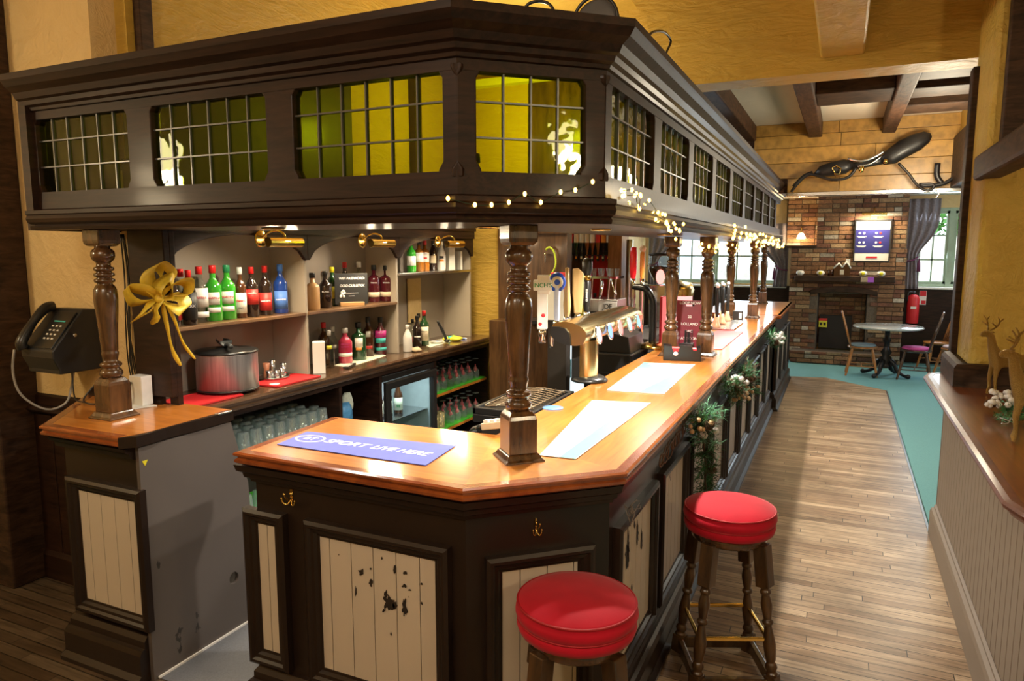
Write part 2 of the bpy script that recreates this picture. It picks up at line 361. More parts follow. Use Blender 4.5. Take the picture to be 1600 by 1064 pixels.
M_taupe_d = plain('taupe_painted_back', (.30,.25,.20), .55, var=.14, scale=4)
M_clear = glass('clear_glass', (.93,.96,.95), .02, 1.45)
M_pane = glass('window_glass', (.97,.98,.98), .01, 1.3)
# globe lamps of the near room (their glow is mirrored in the leaded panes) and the canopy downlights
def globe_lamp(loc, label, e):
    t = thing('globe_pendant_lamp', label, 'lamp', loc)
    MB(M_opal).ball(loc, .11, 20).build('lamp_globe', t)
    MB(M_brass).cyl((loc[0], loc[1], loc[2]+.1), (loc[0], loc[1], loc[2]+.16), .04).cyl((loc[0], loc[1], loc[2]+.16), (loc[0], loc[1], 3.75), .008, 8).build('lamp_stem', t)
    lamp('POINT', 'globe_lamp_light', (loc[0], loc[1], loc[2]-.16), e, WARM, .12)
M_opal = emitter('opal_glass_lit', (1, .82, .5), 14)
globe_lamp((-4.35, .55, 2.52), 'round opal pendant lamp over the wooden floor left of the bar', 40)
globe_lamp((2.2, .9, 2.75), 'round opal pendant lamp behind the half wall', 60)
lamp('POINT', 'lamp_over_bar_void', (-2.3, 5.0, 2.85), 50, (1,.88,.62), .12)
lamp('POINT', 'near_room_fill', (-1.6, -.4, 3.2), 55, NEUT, .35)  # fill light added for the dark bar front, without a fixture
lamp('POINT', 'aisle_ceiling_fill', (.75, 7.4, 2.55), 62, (1,.86,.62), .2)  # unseen source put in to brighten the far ceiling
lamp('POINT', 'lamp_dining', (.9, 10.8, 2.65), 22, NEUT, .2)
# ---------------------------------------------------------------- floor
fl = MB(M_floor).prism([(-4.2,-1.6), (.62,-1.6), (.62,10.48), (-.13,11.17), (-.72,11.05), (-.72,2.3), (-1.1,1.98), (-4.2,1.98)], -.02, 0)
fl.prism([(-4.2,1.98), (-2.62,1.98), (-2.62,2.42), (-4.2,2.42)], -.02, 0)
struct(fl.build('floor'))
struct(MB(M_carpet).prism([(-3.6,-1.6), (4.6,-1.6), (4.6,14), (-3.6,14)], -.05, -.012).build('floor_carpet'))
struct(MB(M_carpetL).prism([(-5.4,-1.6), (-4.2,-1.6), (-4.2,2.42), (-5.4,2.42)], -.05, -.004).build('floor_green_carpet'))
struct(MB(M_vinyl).prism([(-2.62,1.97), (-2.06,1.97), (-2.0,2.04), (-1.1,2.04), (-.74,2.4), (-.74,11), (-3.3,11), (-3.3,2.42), (-2.62,2.42)], -.011, .003).build('floor_vinyl'))
struct(MB(M_lead).box(.612, .628, 5.1, 10.48, -.01, .004).box(-4.215, -4.19, -1.6, 2.4, -.01, .004).build('trim_1'))
# ---------------------------------------------------------------- walls
CE = 3.75
struct(MB(M_cream_pl).box(-5.4, -3.40, 2.42, 2.56, 0, CE).box(-3.40, -3.17, 2.42, 2.439, 0, 2.25).build('wall_front'))
struct(MB(M_ochre).box(-3.46, -3.32, 2.56, 5.91, 0, CE).build('wall_left'))
struct(MB(M_ochre).box(-3.32, -2.72, 5.77, 5.9, 0, CE).box(-2.72, -1.3, 5.77, 5.9, 2.0, CE).build('wall_partition'))
b = P(979, 0, 1, 5.4)
bk = MB(M_ochre); bk.M = Matrix(((1,0,0,0), (0,0,1,0), (0,1,0,0), (0,0,0,1)))
bk.prism([(-1.4,3.05), (4.6,3.05), (4.6,CE), (b.x,CE), (-1.4,3.53)], 5.4, 5.68); struct(bk.build('wall_bulkhead'))
struct(MB(M_ochre).box(-5.4, 4.6, -1.6, 5.9, CE, CE+.08).build('ceiling'))
struct(MB(M_white_pl).box(-3.4, 4.6, 5.68, 8.9, 3.27, 3.33).build('ceiling_far'))
struct(MB(M_ochre).box(-.21, .06, -1.6, 5.4, 3.14, CE).build('trim_ceiling_beam', bevel=.015))
struct(MB(M_ochre).box(1.03, 1.13, 5.68, 8.9, 3.02, 3.27).build('wall_right_header'))
struct(MB(M_white_pl).box(-3.5, 4.6, 8.9, 13.6, 2.72, 2.78).build('ceiling_dining'))
struct(MB(M_cream_pl).box(-5.4, 4.6, -1.7, -1.6, 0, CE).build('wall_behind'))
struct(MB(M_cream_pl).box(-5.46, -5.3, -1.6, 2.5, 0, CE).build('wall_outer_left'))
# wall lining beneath the rail
wl = MB(M_canopy)
for k in range(12):
    x = -5.3+k*.2
    if x < -3.5: wl.box(x+.004, min(x+.196, -3.45), 2.385, 2.42, .16, .96)
wl.m(M_shadow).box(-5.3, -3.42, 2.40, 2.42, .0, .98)
struct(wl.build('trim_wall_boards', bevel=.004))
struct(MB(M_canopyX).sweep([(-5.3,2.42), (-3.45,2.42)], [(0,.0), (.05,0), (.05,.14), (.035,.165), (.02,.175), (.02,.19), (0,.2)]).build('baseboard_left'))
struct(MB(M_canopyX).sweep([(-5.3,2.42), (-3.42,2.42)], [(0,.93), (.02,.935), (.025,.96), (.06,.975), (.075,.99), (.06,1.005), (.02,1.01), (.02,1.06), (0,1.07)]).build('trim_dado_rail'))
struct(MB(M_timber).box(-4.2, -4.055, 2.2, 2.42, 0, CE).build('trim_timber_post', bevel=.01))
struct(MB(M_timber).box(-3.32, -3.27, 2.60, 2.68, 2.2, CE).build('trim_wall_timber', bevel=.008))
struct(MB(M_timber).box(-3.32, -3.25, 5.12, 5.22, 2.2, CE).build('trim_wall_timber_far', bevel=.008))
# ---------------------------------------------------------------- timbers of the far ceiling
tb = [((-.42,-.28), (5.68,8.8)), ((.31,.44), (5.68,8.8)), ((-1.1,-.98), (5.68,8.8))]
for i, ((x0, x1), (y0, y1)) in enumerate(tb): struct(MB(M_timberY).box(x0, x1, y0, y1, 3.10, 3.27).build('trim_ceiling_timber', bevel=.012))
for x0, x1, y0, y1 in [(-.28,.31,6.55,7.1), (.44,1.03,5.9,6.35), (.44,1.03,6.65,7.05), (.44,1.03,7.4,7.85), (-.98,-.42,5.68,5.8)]:
    struct(MB(M_timber).box(x0, x1, y0, y1, 3.13, 3.27).build('trim_ceiling_joist', bevel=.01))
pk = MB(M_plank); pk.cols = []
rng = random.Random(4)
zs = [2.5, 2.66, 2.83, 3.0, 3.14, 3.27]
for a, c in zip(zs, zs[1:]):
    for x0, x1 in [(-1.0 if a > 2.55 else -.62, rng.uniform(-.2,.3)), (None, 1.05)]:
        if x0 is None: x0 = xl
        xl = x1; t = rng.uniform(.75, 1.15); n0 = len(pk.f); pk.box(x0+.002, x1-.002, 8.8, 8.84, a+.002, c-.002)
        pk.cols += [(.50*t, .27*t, .055*t, 1)]*(len(pk.f)-n0)
struct(pk.build('trim_plank_bulkhead', bevel=.003))
struct(MB(M_timberY).box(-1.0, 1.05, 8.842, 8.90, 2.5, 3.27).box(-3.4, -1.0, 8.842, 8.90, 2.62, 3.27).box(1.05, 4.6, 8.842, 8.90, 2.7, 3.27).build('trim_bulkhead_backing'))
struct(MB(M_steel).box(-.62, 1.3, 8.76, 8.86, 2.455, 2.50).build('trim_bulkhead_edge', bevel=.006))
struct(MB(M_timber).box(.98, 1.12, 5.68, 8.86, 2.5, 3.02).build('trim_header_timber', bevel=.01))
# ---------------------------------------------------------------- posts and pillar at the right
struct(MB(M_pillar).box(.70, 1.7, 4.80, 5.45, 1.0, CE).build('wall_pillar', bevel=.05, seg=3))
struct(MB(M_timber).box(.665, .745, 5.30, 5.42, 0, 2.98).build('trim_opening_post', bevel=.008))
struct(MB(M_timber).box(.75, .87, 4.72, 4.84, 2.35, CE).build('trim_pillar_timber', bevel=.01))
bmm = MB(M_timberY); bmm.M = T(.72, 4.62, 2.33)
bmm.prism([(-.07,-2.9), (.08,-2.9), (.07,.35), (-.06,.33)], -.07, .07); struct(bmm.build('trim_cross_timber', bevel=.02))
pb = MB(M_timber).sweep([(.66,5.30), (.66,4.76), (1.75,4.76)], [(0,1.08), (.045,1.08), (.045,1.19), (.03,1.21), (0,1.215)])
pb.box(.66, 1.7, 4.76, 5.3, 1.08, 1.2)
struct(pb.build('baseboard_pillar'))
# ---------------------------------------------------------------- moulded panel on a face
PF = [(0,0), (0,.03), (.012,.038), (.022,.038), (.03,.028), (.042,.026), (.05,.014), (.06,.012), (.06,0)]
def panel(par, p0, p1, u0, u1, z0, z1, board, bw=.085, off=0.0, dark=None):
    M = facem(p0, p1)
    f = MB(dark or M_paint); f.M = M; f.rframe(u0, u1, z0, z1, PF); f.build('panel_moulding', par)
    g = MB(M_shadow); g.M = M; a, c = u0+.055, u1-.055; g.box(a, c, -.004, .002, z0+.05, z1-.05); g.m(board)
    x = a-off*bw
    while x < c:
        l = max(a, x+.0018); r = min(c, x+bw-.0018)
        if r-l > .004: g.box(l, r, -.010, -.003, z0+.055, z1-.055)
        x += bw
    g.build('panel_boards', par)
# ---------------------------------------------------------------- main bar front
BA = (-2.03, 2.0); BB = (-1.1, 2.0); BC = (-.71, 2.36); BD = (-.71, 8.62)
bf = thing('bar_counter_base', 'long dark brown bar front with cream boarded panels along the aisle', 'bar', (-1.1, 2.0, 0))
body = MB(M_paint).prism([BA, BB, BC, BD, (-.86,8.62), (-.86,2.44), (-1.16,2.14), (-1.88,2.14), (-1.88,2.5), (-2.03,2.5)], .0, 1.045)
body.build('bar_body', bf)
MB(M_paint).sweep([(-2.03,2.45), BA, BB, BC, BD], [(0,.97), (.012,.972), (.016,.985), (.03,.992), (.034,1.01), (.05,1.02), (.056,1.045), (0,1.045)]).build('cornice_moulding', bf)
PL = [(0,0), (.075,0), (.075,.02), (.055,.04), (.055,.13), (.045,.15), (.03,.155), (.03,.185), (.015,.205), (0,.21)]
MB(M_paint).sweep([(-2.03,2.45), BA, BB, BC, BD], PL).build('plinth', bf)
panel(bf, BA, BB, -.05, .155, .22, .865, M_cream2, .085, .4)
panel(bf, BA, BB, .255, .875, .22, .865, M_cream, .098, .5)
panel(bf, BB, BC, .065, .465, .22, .83, M_cream2, .1, .3)
y = 2.40-2.36
for k in range(9):
    u = y+k*.69
    if u+.62 > 6.26: break
    panel(bf, BC, BD, u, u+.60, .22, .86, M_cream if k in (0, 1) else M_beigeboard, .085, .2*k % 1)
MB(M_paint).box(-.71, -.665, 8.62, 10.9, 0, 1.045).box(-1.35, -.665, 8.62, 8.68, 0, 1.045).box(-1.35, -.665, 10.84, 10.9, 0, 1.045).sweep([(-.71,8.62), (-.665,8.62), (-.665,10.9)], PL).build('bar_body_end', bf)
for k in range(3): panel(bf, (-.665,8.62), (-.665,10.9), .06+k*.74, .72+k*.74, .22, .86, M_beigeboard)
# chips knocked out of the cream paint, showing the dark coat
def chips(par, name, fn, spots, seed):
    g = random.Random(seed); m = MB(plain(name+'_dark', (.015,.010,.008), .6))
    for x, y, rx, ry in spots:
        k = max(6, int((rx+ry)/4)+6); pts = []
        for i in range(k):
            a = 2*pi*i/k; q = g.uniform(.45, 1.2); pts.append(fn(x+rx*q*cos(a), y+ry*q*sin(a)))
        c = fn(x, y); m.add([c]+pts, [(0, 1+i, 1+(i+1) % k) for i in range(k)])
    o = m.build(name, par); o['kind'] = 'stuff'; sd = o.modifiers.new('s','SOLIDIFY'); sd.thickness = .0006; return o
fz = lambda X, Y: P(350+X*.4077, 630+Y*.4077, 1, 1.9885)
chips(bf, 'paint_chips', fz, [(525,648,13,14),(562,635,4,5),(563,690,8,16),(505,720,4,18),(655,640,6,18),(632,765,24,30),(622,735,8,18),(612,795,8,8),(655,775,10,18),(692,785,12,40),(693,650,9,9),(692,700,12,9),(712,716,8,4),(605,593,4,6),(640,885,3,8),(440,580,3,4),(758,768,4,7),(757,692,4,6)], 3)
fl2 = lambda X, Y: P(350+X*.4077, 630+Y*.4077, 1, 1.9885)
chips(bf, 'paint_chips', fl2, [(122,540,7,16),(116,600,4,12),(112,690,4,14)], 5)
fs = lambda X, Y: P(700+X*.417, 620+Y*.417, 0, -.698)
chips(bf, 'paint_chips', fs, [(675,560,5,75),(672,600,8,45),(710,510,4,45),(726,540,4,40),(700,480,3,20)], 8)
# coat hooks
def hook(parent, M):
    h = MB(M_brass); h.M = M
    h.lathe([(0.001,0), (.008,.0), (.009,.006), (.004,.01), (.001,.011)], (0,-.001,.012), 12, R(pi/2,'X'))
    h.prism([(-.008,0), (.008,0), (.006,.022), (0,.03), (-.006,.022)], 0, .004) if False else h.box(-.006, .006, -.005, 0, -.022, .03)
    h.tube([(0,-.004,.0), (0,-.02,-.008), (0,-.035,.006), (0,-.042,.02)], .0035, 6)
    h.tube([(0,-.004,-.01), (-.012,-.015,-.028), (-.028,-.02,-.022), (-.034,-.02,-.008)], .0032, 6)
    h.tube([(0,-.004,-.01), (.012,-.015,-.028), (.026,-.02,-.022), (.03,-.02,-.01)], .0032, 6)
    h.ball((0,-.042,.022), .006, 8); h.ball((-.034,-.02,-.006), .005, 8); h.ball((.03,-.02,-.008), .005, 8)
    return lab(h.build('coat_hook', parent), 'small brass coat hook')
hook(bf, facem(BA, BB) @ T(.18, 0, .935)); hook(bf, facem(BB, BC) @ T(.25, 0, .915) @ Matrix.Diagonal((.5,1,1,1)))
# ---------------------------------------------------------------- worktops
NOSE = [(-.03,1.052), (0,1.052), (.012,1.06), (.014,1.07), (.004,1.076), (.004,1.082), (.016,1.088), (.016,1.096), (.006,1.1005), (-.03,1.1005)]
A, B_, C_, D_ = (-2.055,1.945), (-1.075,1.94), (-.652,2.325), (-.665,8.75)
wt = thing('bar_worktop', 'glossy orange varnished worktop of the long bar, dog-legged at the corner', 'worktop', (-1.1, 2.2, 1.05))
MB(M_topX).prism([A, B_, (-1.27,2.58), (-2.085,2.55)], 1.055, 1.10).build('worktop_board', wt)
MB(M_topC).prism([B_, C_, (-1.27,2.58)], 1.055, 1.10).build('worktop_corner', wt)
MB(M_topY).prism([C_, D_, (-1.27,8.75), (-1.27,2.58)], 1.055, 1.10).build('worktop_board', wt)
MB(M_edge).sweep([(-2.085,2.54), A, B_, C_, D_], NOSE).build('nosing', wt)
we = thing('bar_worktop', 'red-brown worktop flap at the far end of the long bar, past the fifth post', 'worktop', (-1.0, 9.8, 1.05))
MB(M_topY).box(-1.55, -.625, 8.77, 11.0, 1.055, 1.1005).build('worktop_board', we)
MB(M_edge).sweep([(-1.5,8.775), (-.625,8.775), (-.625,11.0)], NOSE).build('nosing', we)
# ---------------------------------------------------------------- left end unit
lu = thing('bar_end_unit', 'short dark brown bar end unit with a cream panel and scuffed grey side panel', 'bar', (-3.0, 2.2, 0))
MB(M_paint).prism([(-3.12,1.955), (-2.645,1.955), (-2.645,2.0), (-2.9,2.0), (-3.0,2.38), (-3.45,2.38)], 0, 1.045).build('unit_body', lu)
MB(M_paint).sweep([(-3.45,2.38), (-3.12,1.955), (-2.645,1.955)], [(0,.99), (.012,.992), (.03,1.0), (.034,1.02), (.05,1.03), (.056,1.045), (0,1.045)]).build('cornice_moulding', lu)
MB(M_paint).sweep([(-3.45,2.38), (-3.12,1.955), (-2.64,1.955)], PL).build('plinth', lu)
panel(lu, (-3.12,1.955), (-2.645,1.955), .03, .515, .235, .865, M_cream2, .088, .3)
sp = MB(M_greypanel); sp.M = Matrix(((0,0,1,0), (1,0,0,0), (0,1,0,0), (0,0,0,1)))
hole = [(2.41+.028*cos(a*pi/12), .27+.03*sin(a*pi/12)) for a in range(24)]
sp.prism([[(1.945,0), (2.56,0), (2.53,.72), (2.44,1.045), (1.945,1.045)], hole], -2.64, -2.62); lab(sp.build('side_panel', lu), 'scuffed grey-brown side panel with a round cable hole')
MB(M_white).box(-2.62, -2.612, 1.965, 2.56, 0.003, .012).build('sealant_strip', lu)
y_ = MB(plain('yellow_sticker', (.7,.6,.02), .5)); y_.M = Matrix(((0,0,1,0), (1,0,0,0), (0,1,0,0), (0,0,0,1))); y_.prism([(1.958,.985), (1.985,.985), (1.97,.962)], -2.62, -2.6185); y_.build('sticker', lu)
lw = thing('bar_worktop', 'short orange varnished worktop under the wall telephone, its right edge chipped', 'worktop', (-3.0, 2.2, 1.05))
MB(M_topX).prism([(-3.15,1.89), (-2.66,1.90), (-2.63,2.0), (-2.64,2.46), (-3.0,2.46), (-3.0,2.41), (-3.62,2.41)], 1.055, 1.10).build('worktop_board', lw)
MB(M_edge).sweep([(-3.60,2.41), (-3.15,1.89), (-2.66,1.90)], NOSE).build('nosing', lw)
ce = MB(M_paint); rg = random.Random(2)
pts = [(-2.66,1.885)]+[(-2.612+rg.uniform(-.006,.004), 1.93+.075*i) for i in range(8)]
ce.prism(pts+[(-2.635,2.46), (-2.635,1.95)], 1.052, 1.099); lab(ce.build('chipped_edge', lw), 'chipped dark raw edge of the worktop')
ce = MB(M_steel).box(-2.635, -2.607, 2.36, 2.44, 1.095, 1.103); ce.build('hinge', lw, .002)
MB(M_canopyX).sweep([(-3.58,2.42), (-3.03,2.42)], [(0,1.10), (.03,1.10), (.03,1.12), (.015,1.135), (0,1.14)]).build('upstand', lw)
# ---------------------------------------------------------------- turned posts
PROF = [(.057,1.10), (.057,1.112)]
def post(loc, rz, label, hi=False):
    t = thing('turned_post', label, 'post', (loc[0], loc[1], 1.1), rz, 'turned posts holding up the canopy')
    w = .054
    b = MB(M_post)
    def sq(rows, arch=0):
        vs = []; fs = []
        for r, z in rows: vs += [(-r,-r,z), (r,-r,z), (r,r,z), (-r,r,z)]
        for i in range(len(rows)-1):
            for k in range(4): fs.append((i*4+k, i*4+(k+1) % 4, i*4+4+(k+1) % 4, i*4+4+k))
        fs.append((3,2,1,0)); n = (len(rows)-1)*4; fs.append((n, n+1, n+2, n+3)); return vs, fs
    b.add(*sq([(w+.022,0), (w+.022,.006), (w+.014,.012), (w+.006,.026), (w+.002,.03)])); b.build('post_foot', t, .002, local=True)
    b = MB(M_post); b.add(*sq([(w,.028), (w,.155), (w-.004,.168), (w-.014,.182), (w-.026,.188)])); b.build('base_block', t, .004, local=True)
    b = MB(M_post)
    pr = [(.034,.185), (.044,.19), (.049,.2), (.049,.21), (.043,.222), (.036,.226), (.036,.232), (.045,.238), (.047,.246), (.043,.254), (.034,.258), (.03,.264), (.033,.275), (.036,.29), (.037,.3), (.034,.306), (.0355,.312),
          (.037,.35), (.040,.41), (.045,.47), (.0495,.53), (.050,.56), (.047,.585), (.040,.602), (.032,.61), (.031,.616), (.041,.62), (.043,.627), (.041,.634), (.031,.638), (.031,.642), (.041,.646), (.043,.653), (.041,.66), (.031,.664),
          (.031,.668), (.040,.672), (.042,.679), (.040,.686), (.030,.69), (.029,.705), (.034,.712), (.045,.722), (.0495,.738), (.048,.755), (.040,.766), (.032,.771), (.032,.785)]
    b.lathe(pr, (0,0,0), 28); b.build('turned_shaft', t, local=True)
    b = MB(M_post); b.add(*sq([(w-.022,.778), (w-.01,.782), (w-.002,.792), (w,.806), (w,.853)])); b.build('top_block', t, .004, local=True)
    return t
post((-3.015,2.13), 0, 'turned wooden post on the short worktop beside the wall telephone')
p0 = post((-1.050,2.318), pi/4, 'large turned wooden post nearest the camera, at the bar corner, edge towards us')
PG = 'turned posts holding up the canopy'
dup(p0, (-1.10,5.1,1.1), 'turned wooden post behind the black napkin holder, in front of the red menu board', 0)
dup(p0, (-.87,5.2,1.1), 'turned wooden post wrapped in lights at its top, right of the napkin holder', 0)
dup(p0, (-1.12,8.2,1.1), 'turned wooden post behind the black hand pumps, against the window', 0)
dup(p0, (-.88,8.28,1.1), 'turned wooden post with a bright orange base block beyond the hand pumps', 0)
dup(p0, (-.99,10.5,1.1), 'farthest turned wooden post, pale pinkish, at the end of the bar', 0)
# ---------------------------------------------------------------- canopy
FA, FB, FC, FD = (-3.30,2.03), (-1.135,2.03), (-.755,2.385), (-.755,9.75)
cn = thing('bar_canopy', 'dark carved wooden canopy with leaded green windows hanging over the bar', 'canopy', (-1.1, 2.2, 1.95))
MB(M_canopyX).sweep([FA, FB, FC, FD], [(-.05,2.43), (0,2.43), (0,2.465), (.012,2.468), (.016,2.48), (.03,2.488), (.036,2.505), (.05,2.512), (.062,2.535), (.09,2.555), (.102,2.572), (.108,2.58), (.108,2.605), (.09,2.61), (-.05,2.61)]).build('cornice', cn)
MB(M_canopyX).sweep([FA, FB, FC, FD], [(-.05,2.035), (0,2.035), (.004,2.045), (.0,2.118), (-.05,2.118)]).build('bottom_rail', cn)
MB(M_canopyX).sweep([FA, FB, FC, FD], [(-.10,1.953), (.03,1.953), (.034,1.965), (.028,1.975), (.044,1.985), (.05,2.0), (.044,2.015), (.05,2.02), (.05,2.036), (.02,2.04), (-.10,2.04)]).build('lower_moulding', cn)
soff = MB(M_canopyY).prism([(-3.30,2.13), (-1.18,2.13), (-.86,2.42), (-.86,9.75), (-1.42,9.75), (-1.42,2.72), (-3.30,2.60)], 1.957, 1.975); soff.build('soffit_board', cn)
def window(p0, p1, u0, u1, cols, tot):
    M = facem(p0, p1); z0, z1 = 2.115, 2.452
    g = MB(M_green); g.M = M; g.box(u0-.01, u1+.01, .022, .026, z0, z1); gp = g.build('window_pane', cn)
    l = MB(M_lead); l.M = M
    for k in range(1, cols): x = u0+(u1-u0)*k/cols; l.box(x-.0028, x+.0028, .014, .030, z0, z1)
    for k in (1, 2): z = z0+(z1-z0)*k/3; l.box(u0, u1, .0145, .0295, z-.0028, z+.0028)
    l.build('lead_cames', gp)
def mullion(p0, p1, u0, u1, end=0):
    # stile with the carved shoulders at its top and foot
    w = .016; pts = []
    L_, R_ = (u0, u1)
    def side(x, s):
        return [(x+s*w, 2.10), (x+s*w, 2.125), (x+s*.011, 2.133), (x, 2.15), (x, 2.41), (x+s*.011, 2.425), (x+s*w, 2.438), (x+s*w, 2.45)]
    r = side(R_, 1); l = side(L_, -1)[::-1]
    m = MB(M_canopy); F = facem(p0, p1); m.M = F @ Matrix(((1,0,0,0), (0,0,-1,0), (0,1,0,0), (0,0,0,1))); m.prism(r+l, -.05, -.002); m.build('mullion', cn, .004)
fu = [(.0,.055), (.205,.715), (.0,0)]
# front windows measured along FA->FB
def ux(px, py): q = P(px, py, 1, 2.03); return q.x-FA[0]
front = [(ux(57,240), ux(200,240)), (ux(237,235), ux(416,230)), (ux(458,220), ux(691,210))]
edges = [0.0]
for a, c in front: window(FA, FB, a, c, 6, 0)
prev = 0.0
for i, (a, c) in enumerate(front+[(2.165, 0)]):
    mullion(FA, FB, prev, a); prev = c
cl = (Vector(FC)-Vector(FB)).length
window(FB, FC, .065, cl-.075, 4, 0); mullion(FB, FC, 0.0, .065); mullion(FB, FC, cl-.075, cl)
u = .075; mullion(FC, FD, 0, .075); k = 0; us = []
while u+.62 < 7.3:
    window(FC, FD, u, u+.62, 5, 0); us.append((u, u+.62)); mullion(FC, FD, u+.62, u+.75); u += .75
MB(M_canopy).box(-3.32, -3.27, 2.0, 2.42, 1.95, 2.61).build('end_board', cn)
# brass downlights let into the soffit
def downlight(x, y, label, e=55, light=True):
    t = thing('downlight', label, 'spotlight', (x, y, 1.957), 0, 'brass downlights in the canopy soffit')
    MB(M_brass).lathe([(.035,.0), (.045,-.001), (.047,-.006), (.040,-.009), (.034,-.006), (.034,0)], (0,0,0), 24, cap=False).build('trim_ring', t, local=True)
    MB(M_bulb).lathe([(.0001,-.003), (.034,-.003), (.034,-.001), (.0001,-.001)], (0,0,0), 24).build('bulb', t, local=True)
    if light: lamp('SPOT', 'downlight_beam', (x, y, 1.945), e, (1,.92,.79), .025, (0,0,0), 150, .5)
M_bulb = emitter('downlight_bulb', (1, .9, .7), 12)
downlight(-2.17, 2.30, 'small brass downlight over the short side of the bar, lit', 22)
downlight(-1.42+.15, 2.52, 'small brass downlight just behind the nearest turned post', 26)
downlight(-.98, 3.05, 'second small brass downlight past the nearest post, lit', 82)
for i, (y, t) in enumerate(((4.3,'third'), (5.9,'fourth'), (7.3,'fifth'), (8.9,'sixth'))): downlight(-.98, y, 'small brass downlight, %s along the soffit from the camera' % t, 100)
# ---------------------------------------------------------------- stools
def stool(loc, rz, label):
    t = thing('bar_stool', label, 'stool', loc, rz, 'round red velvet bar stools')
    s = MB(M_red).lathe([(.001,.665), (.165,.665), (.186,.672), (.192,.69), (.19,.703), (.184,.709), (.191,.716), (.196,.73), (.194,.745), (.187,.752), (.190,.757), (.189,.763), (.182,.768), (.14,.783), (.07,.790), (.001,.792)], (0,0,0), 48); s.build('seat', t, local=True)
    pp = MB(plain('dark_red_piping', (.32,.004,.01), .6)); pp.tube([(.189*cos(a*pi/24), .189*sin(a*pi/24), .7625) for a in range(48)], .004, 6, True); pp.tube([(.188*cos(a*pi/24), .188*sin(a*pi/24), .7095) for a in range(48)], .003, 6, True); pp.build('piping', t, local=True)
    MB(M_post).lathe([(.001,.625), (.15,.625), (.158,.632), (.158,.667), (.001,.667)], (0,0,0), 32).build('seat_base', t, local=True)
    tops = .108; bots = .165
    def lp(sx, sy, z): k = tops+(bots-tops)*(1-z/.64); return Vector((sx*k, sy*k, z))
    for sx, sy in ((1,1), (-1,1), (-1,-1), (1,-1)):
        l = MB(M_stool); a = lp(sx,sy,.0); d = (lp(sx,sy,.64)-a).normalized(); q = d.to_track_quat('Z','Y').to_matrix().to_4x4()
        M0 = T(*a) @ q @ R(math.atan2(0,1), 'Z'); Ln = (lp(sx,sy,.64)-a).length
        l.M = M0
        l.box(-.026,.026,-.026,.026,.0,.085); l.lathe([(.024,.085), (.027,.09), (.018,.1), (.024,.112), (.026,.12), (.02,.135), (.016,.14), (.021,.15), (.025,.19), (.026,.22), (.021,.26), (.016,.29), (.015,.30), (.022,.305), (.024,.312), (.022,.319), (.015,.324), (.018,.335), (.023,.37), (.024,.39), (.018,.42), (.016,.43), (.022,.435), (.024,.442), (.02,.45), (.017,.455), (.026,.47)], (0,0,0), 16)
        l.box(-.029,.029,-.029,.029,.465,Ln); l.build('leg', t, .004, local=True)
    ring = [(1,1), (-1,1), (-1,-1), (1,-1)]
    for i in range(4):
        a, c = ring[i], ring[(i+1) % 4]
        b = MB(M_stool); p, q = lp(*a,.045), lp(*c,.045); d = q-p; m = (p+q)/2; ang = math.atan2(d.y, d.x)
        b.obox(T(*m) @ R(ang,'Z'), d.length, .024, .05); b.build('stretcher', t, .003, local=True)
        hz = .225 if i % 2 else .235
        b = MB(M_brass); p, q = lp(*a,hz), lp(*c,hz); d = q-p; m = (p+q)/2; b.obox(T(*m) @ R(math.atan2(d.y,d.x),'Z'), d.length, .014, .016); lab(b.build('foot_rail', t, .003, local=True), 'brass-faced foot rail')
    return t
M_stool = wood('dark_oak_stool', (.018,.008,.003), (.085,.040,.012), (9,9,2), .3, .4, 3)
stool((-.71,2.02,0), radians(22), 'red velvet topped bar stool nearest the camera, in front of the bar corner')
s1 = None
st2 = stool((-.385,3.07,0), radians(24), 'red velvet topped bar stool standing further along the aisle, legs in view')
# ---------------------------------------------------------------- half wall at the right
hw = thing('half_wall', 'greige tongue and groove half wall at the right edge of the aisle', 'wall', (.9, 4, 0))
MB(M_shadow).prism([(.66,5.25), (.66,2.7), (.85,2.38), (2.6,2.38), (2.6,5.25)], 0, 1.03).build('wall_core', hw)
HB = plain('greige_boards', (.16,.12,.085), .5, var=.1, scale=5)
bd = MB(HB)
def boards(p0, p1, z0, z1, w):
    L_ = (Vector(p1)-Vector(p0)).length; bd.M = facem(p0, p1); x = 0
    while x < L_-.01: bd.box(x+.002, min(L_, x+w)-.002, -.012, .0, z0, z1); x += w
    bd.M = Matrix.Identity(4)
boards((.85,2.38), (2.6,2.38), .2, 1.04, .09)
boards((.66,2.7), (.85,2.38), .2, 1.04, .075)
# the aisle side, boards seen one by one
bd2 = []
x = 5.25
bd.M = facem((.66,5.25), (.66,2.7)); 
M_ = bd.M
k = 0.0
while k < 2.55: bd.box(k+.003, min(2.55,k+.09)-.003, -.012, .0, .2, 1.04); k += .09
bd.M = Matrix.Identity(4)
bd.build('boards', hw, .003)
SK = [(0,0), (.035,0), (.035,.15), (.028,.17), (.012,.178), (.012,.19), (0,.2)]
MB(HB).sweep([(.648,5.25), (.648,2.69), (.845,2.365), (2.6,2.365)], SK).build('skirting', hw)
hc = thing('half_wall_top', 'red-brown varnished counter on the half wall carrying the gold reindeer', 'worktop', (1.0, 4, 1.05))
HP = [(.72,5.28), (.56,5.18), (.53,5.06), (.53,2.62), (.56,2.52), (.83,2.12), (.93,2.06), (2.6,2.05), (2.6,4.76), (.66,4.76), (.66,5.28)]
MB(M_red_top).prism(HP, 1.04, 1.08).build('worktop_board', hc)
NO2 = [(-.02,1.03), (.0,1.03), (.006,1.038), (.012,1.05), (.026,1.056), (.03,1.068), (.024,1.078), (.006,1.0815), (-.02,1.0815)]
MB(wood('dark_red_nosing', (.07,.018,.006), (.13,.035,.01), (6,6,6), .45, .15, 2, .02)).sweep(HP[:8], NO2).build('nosing', hc)
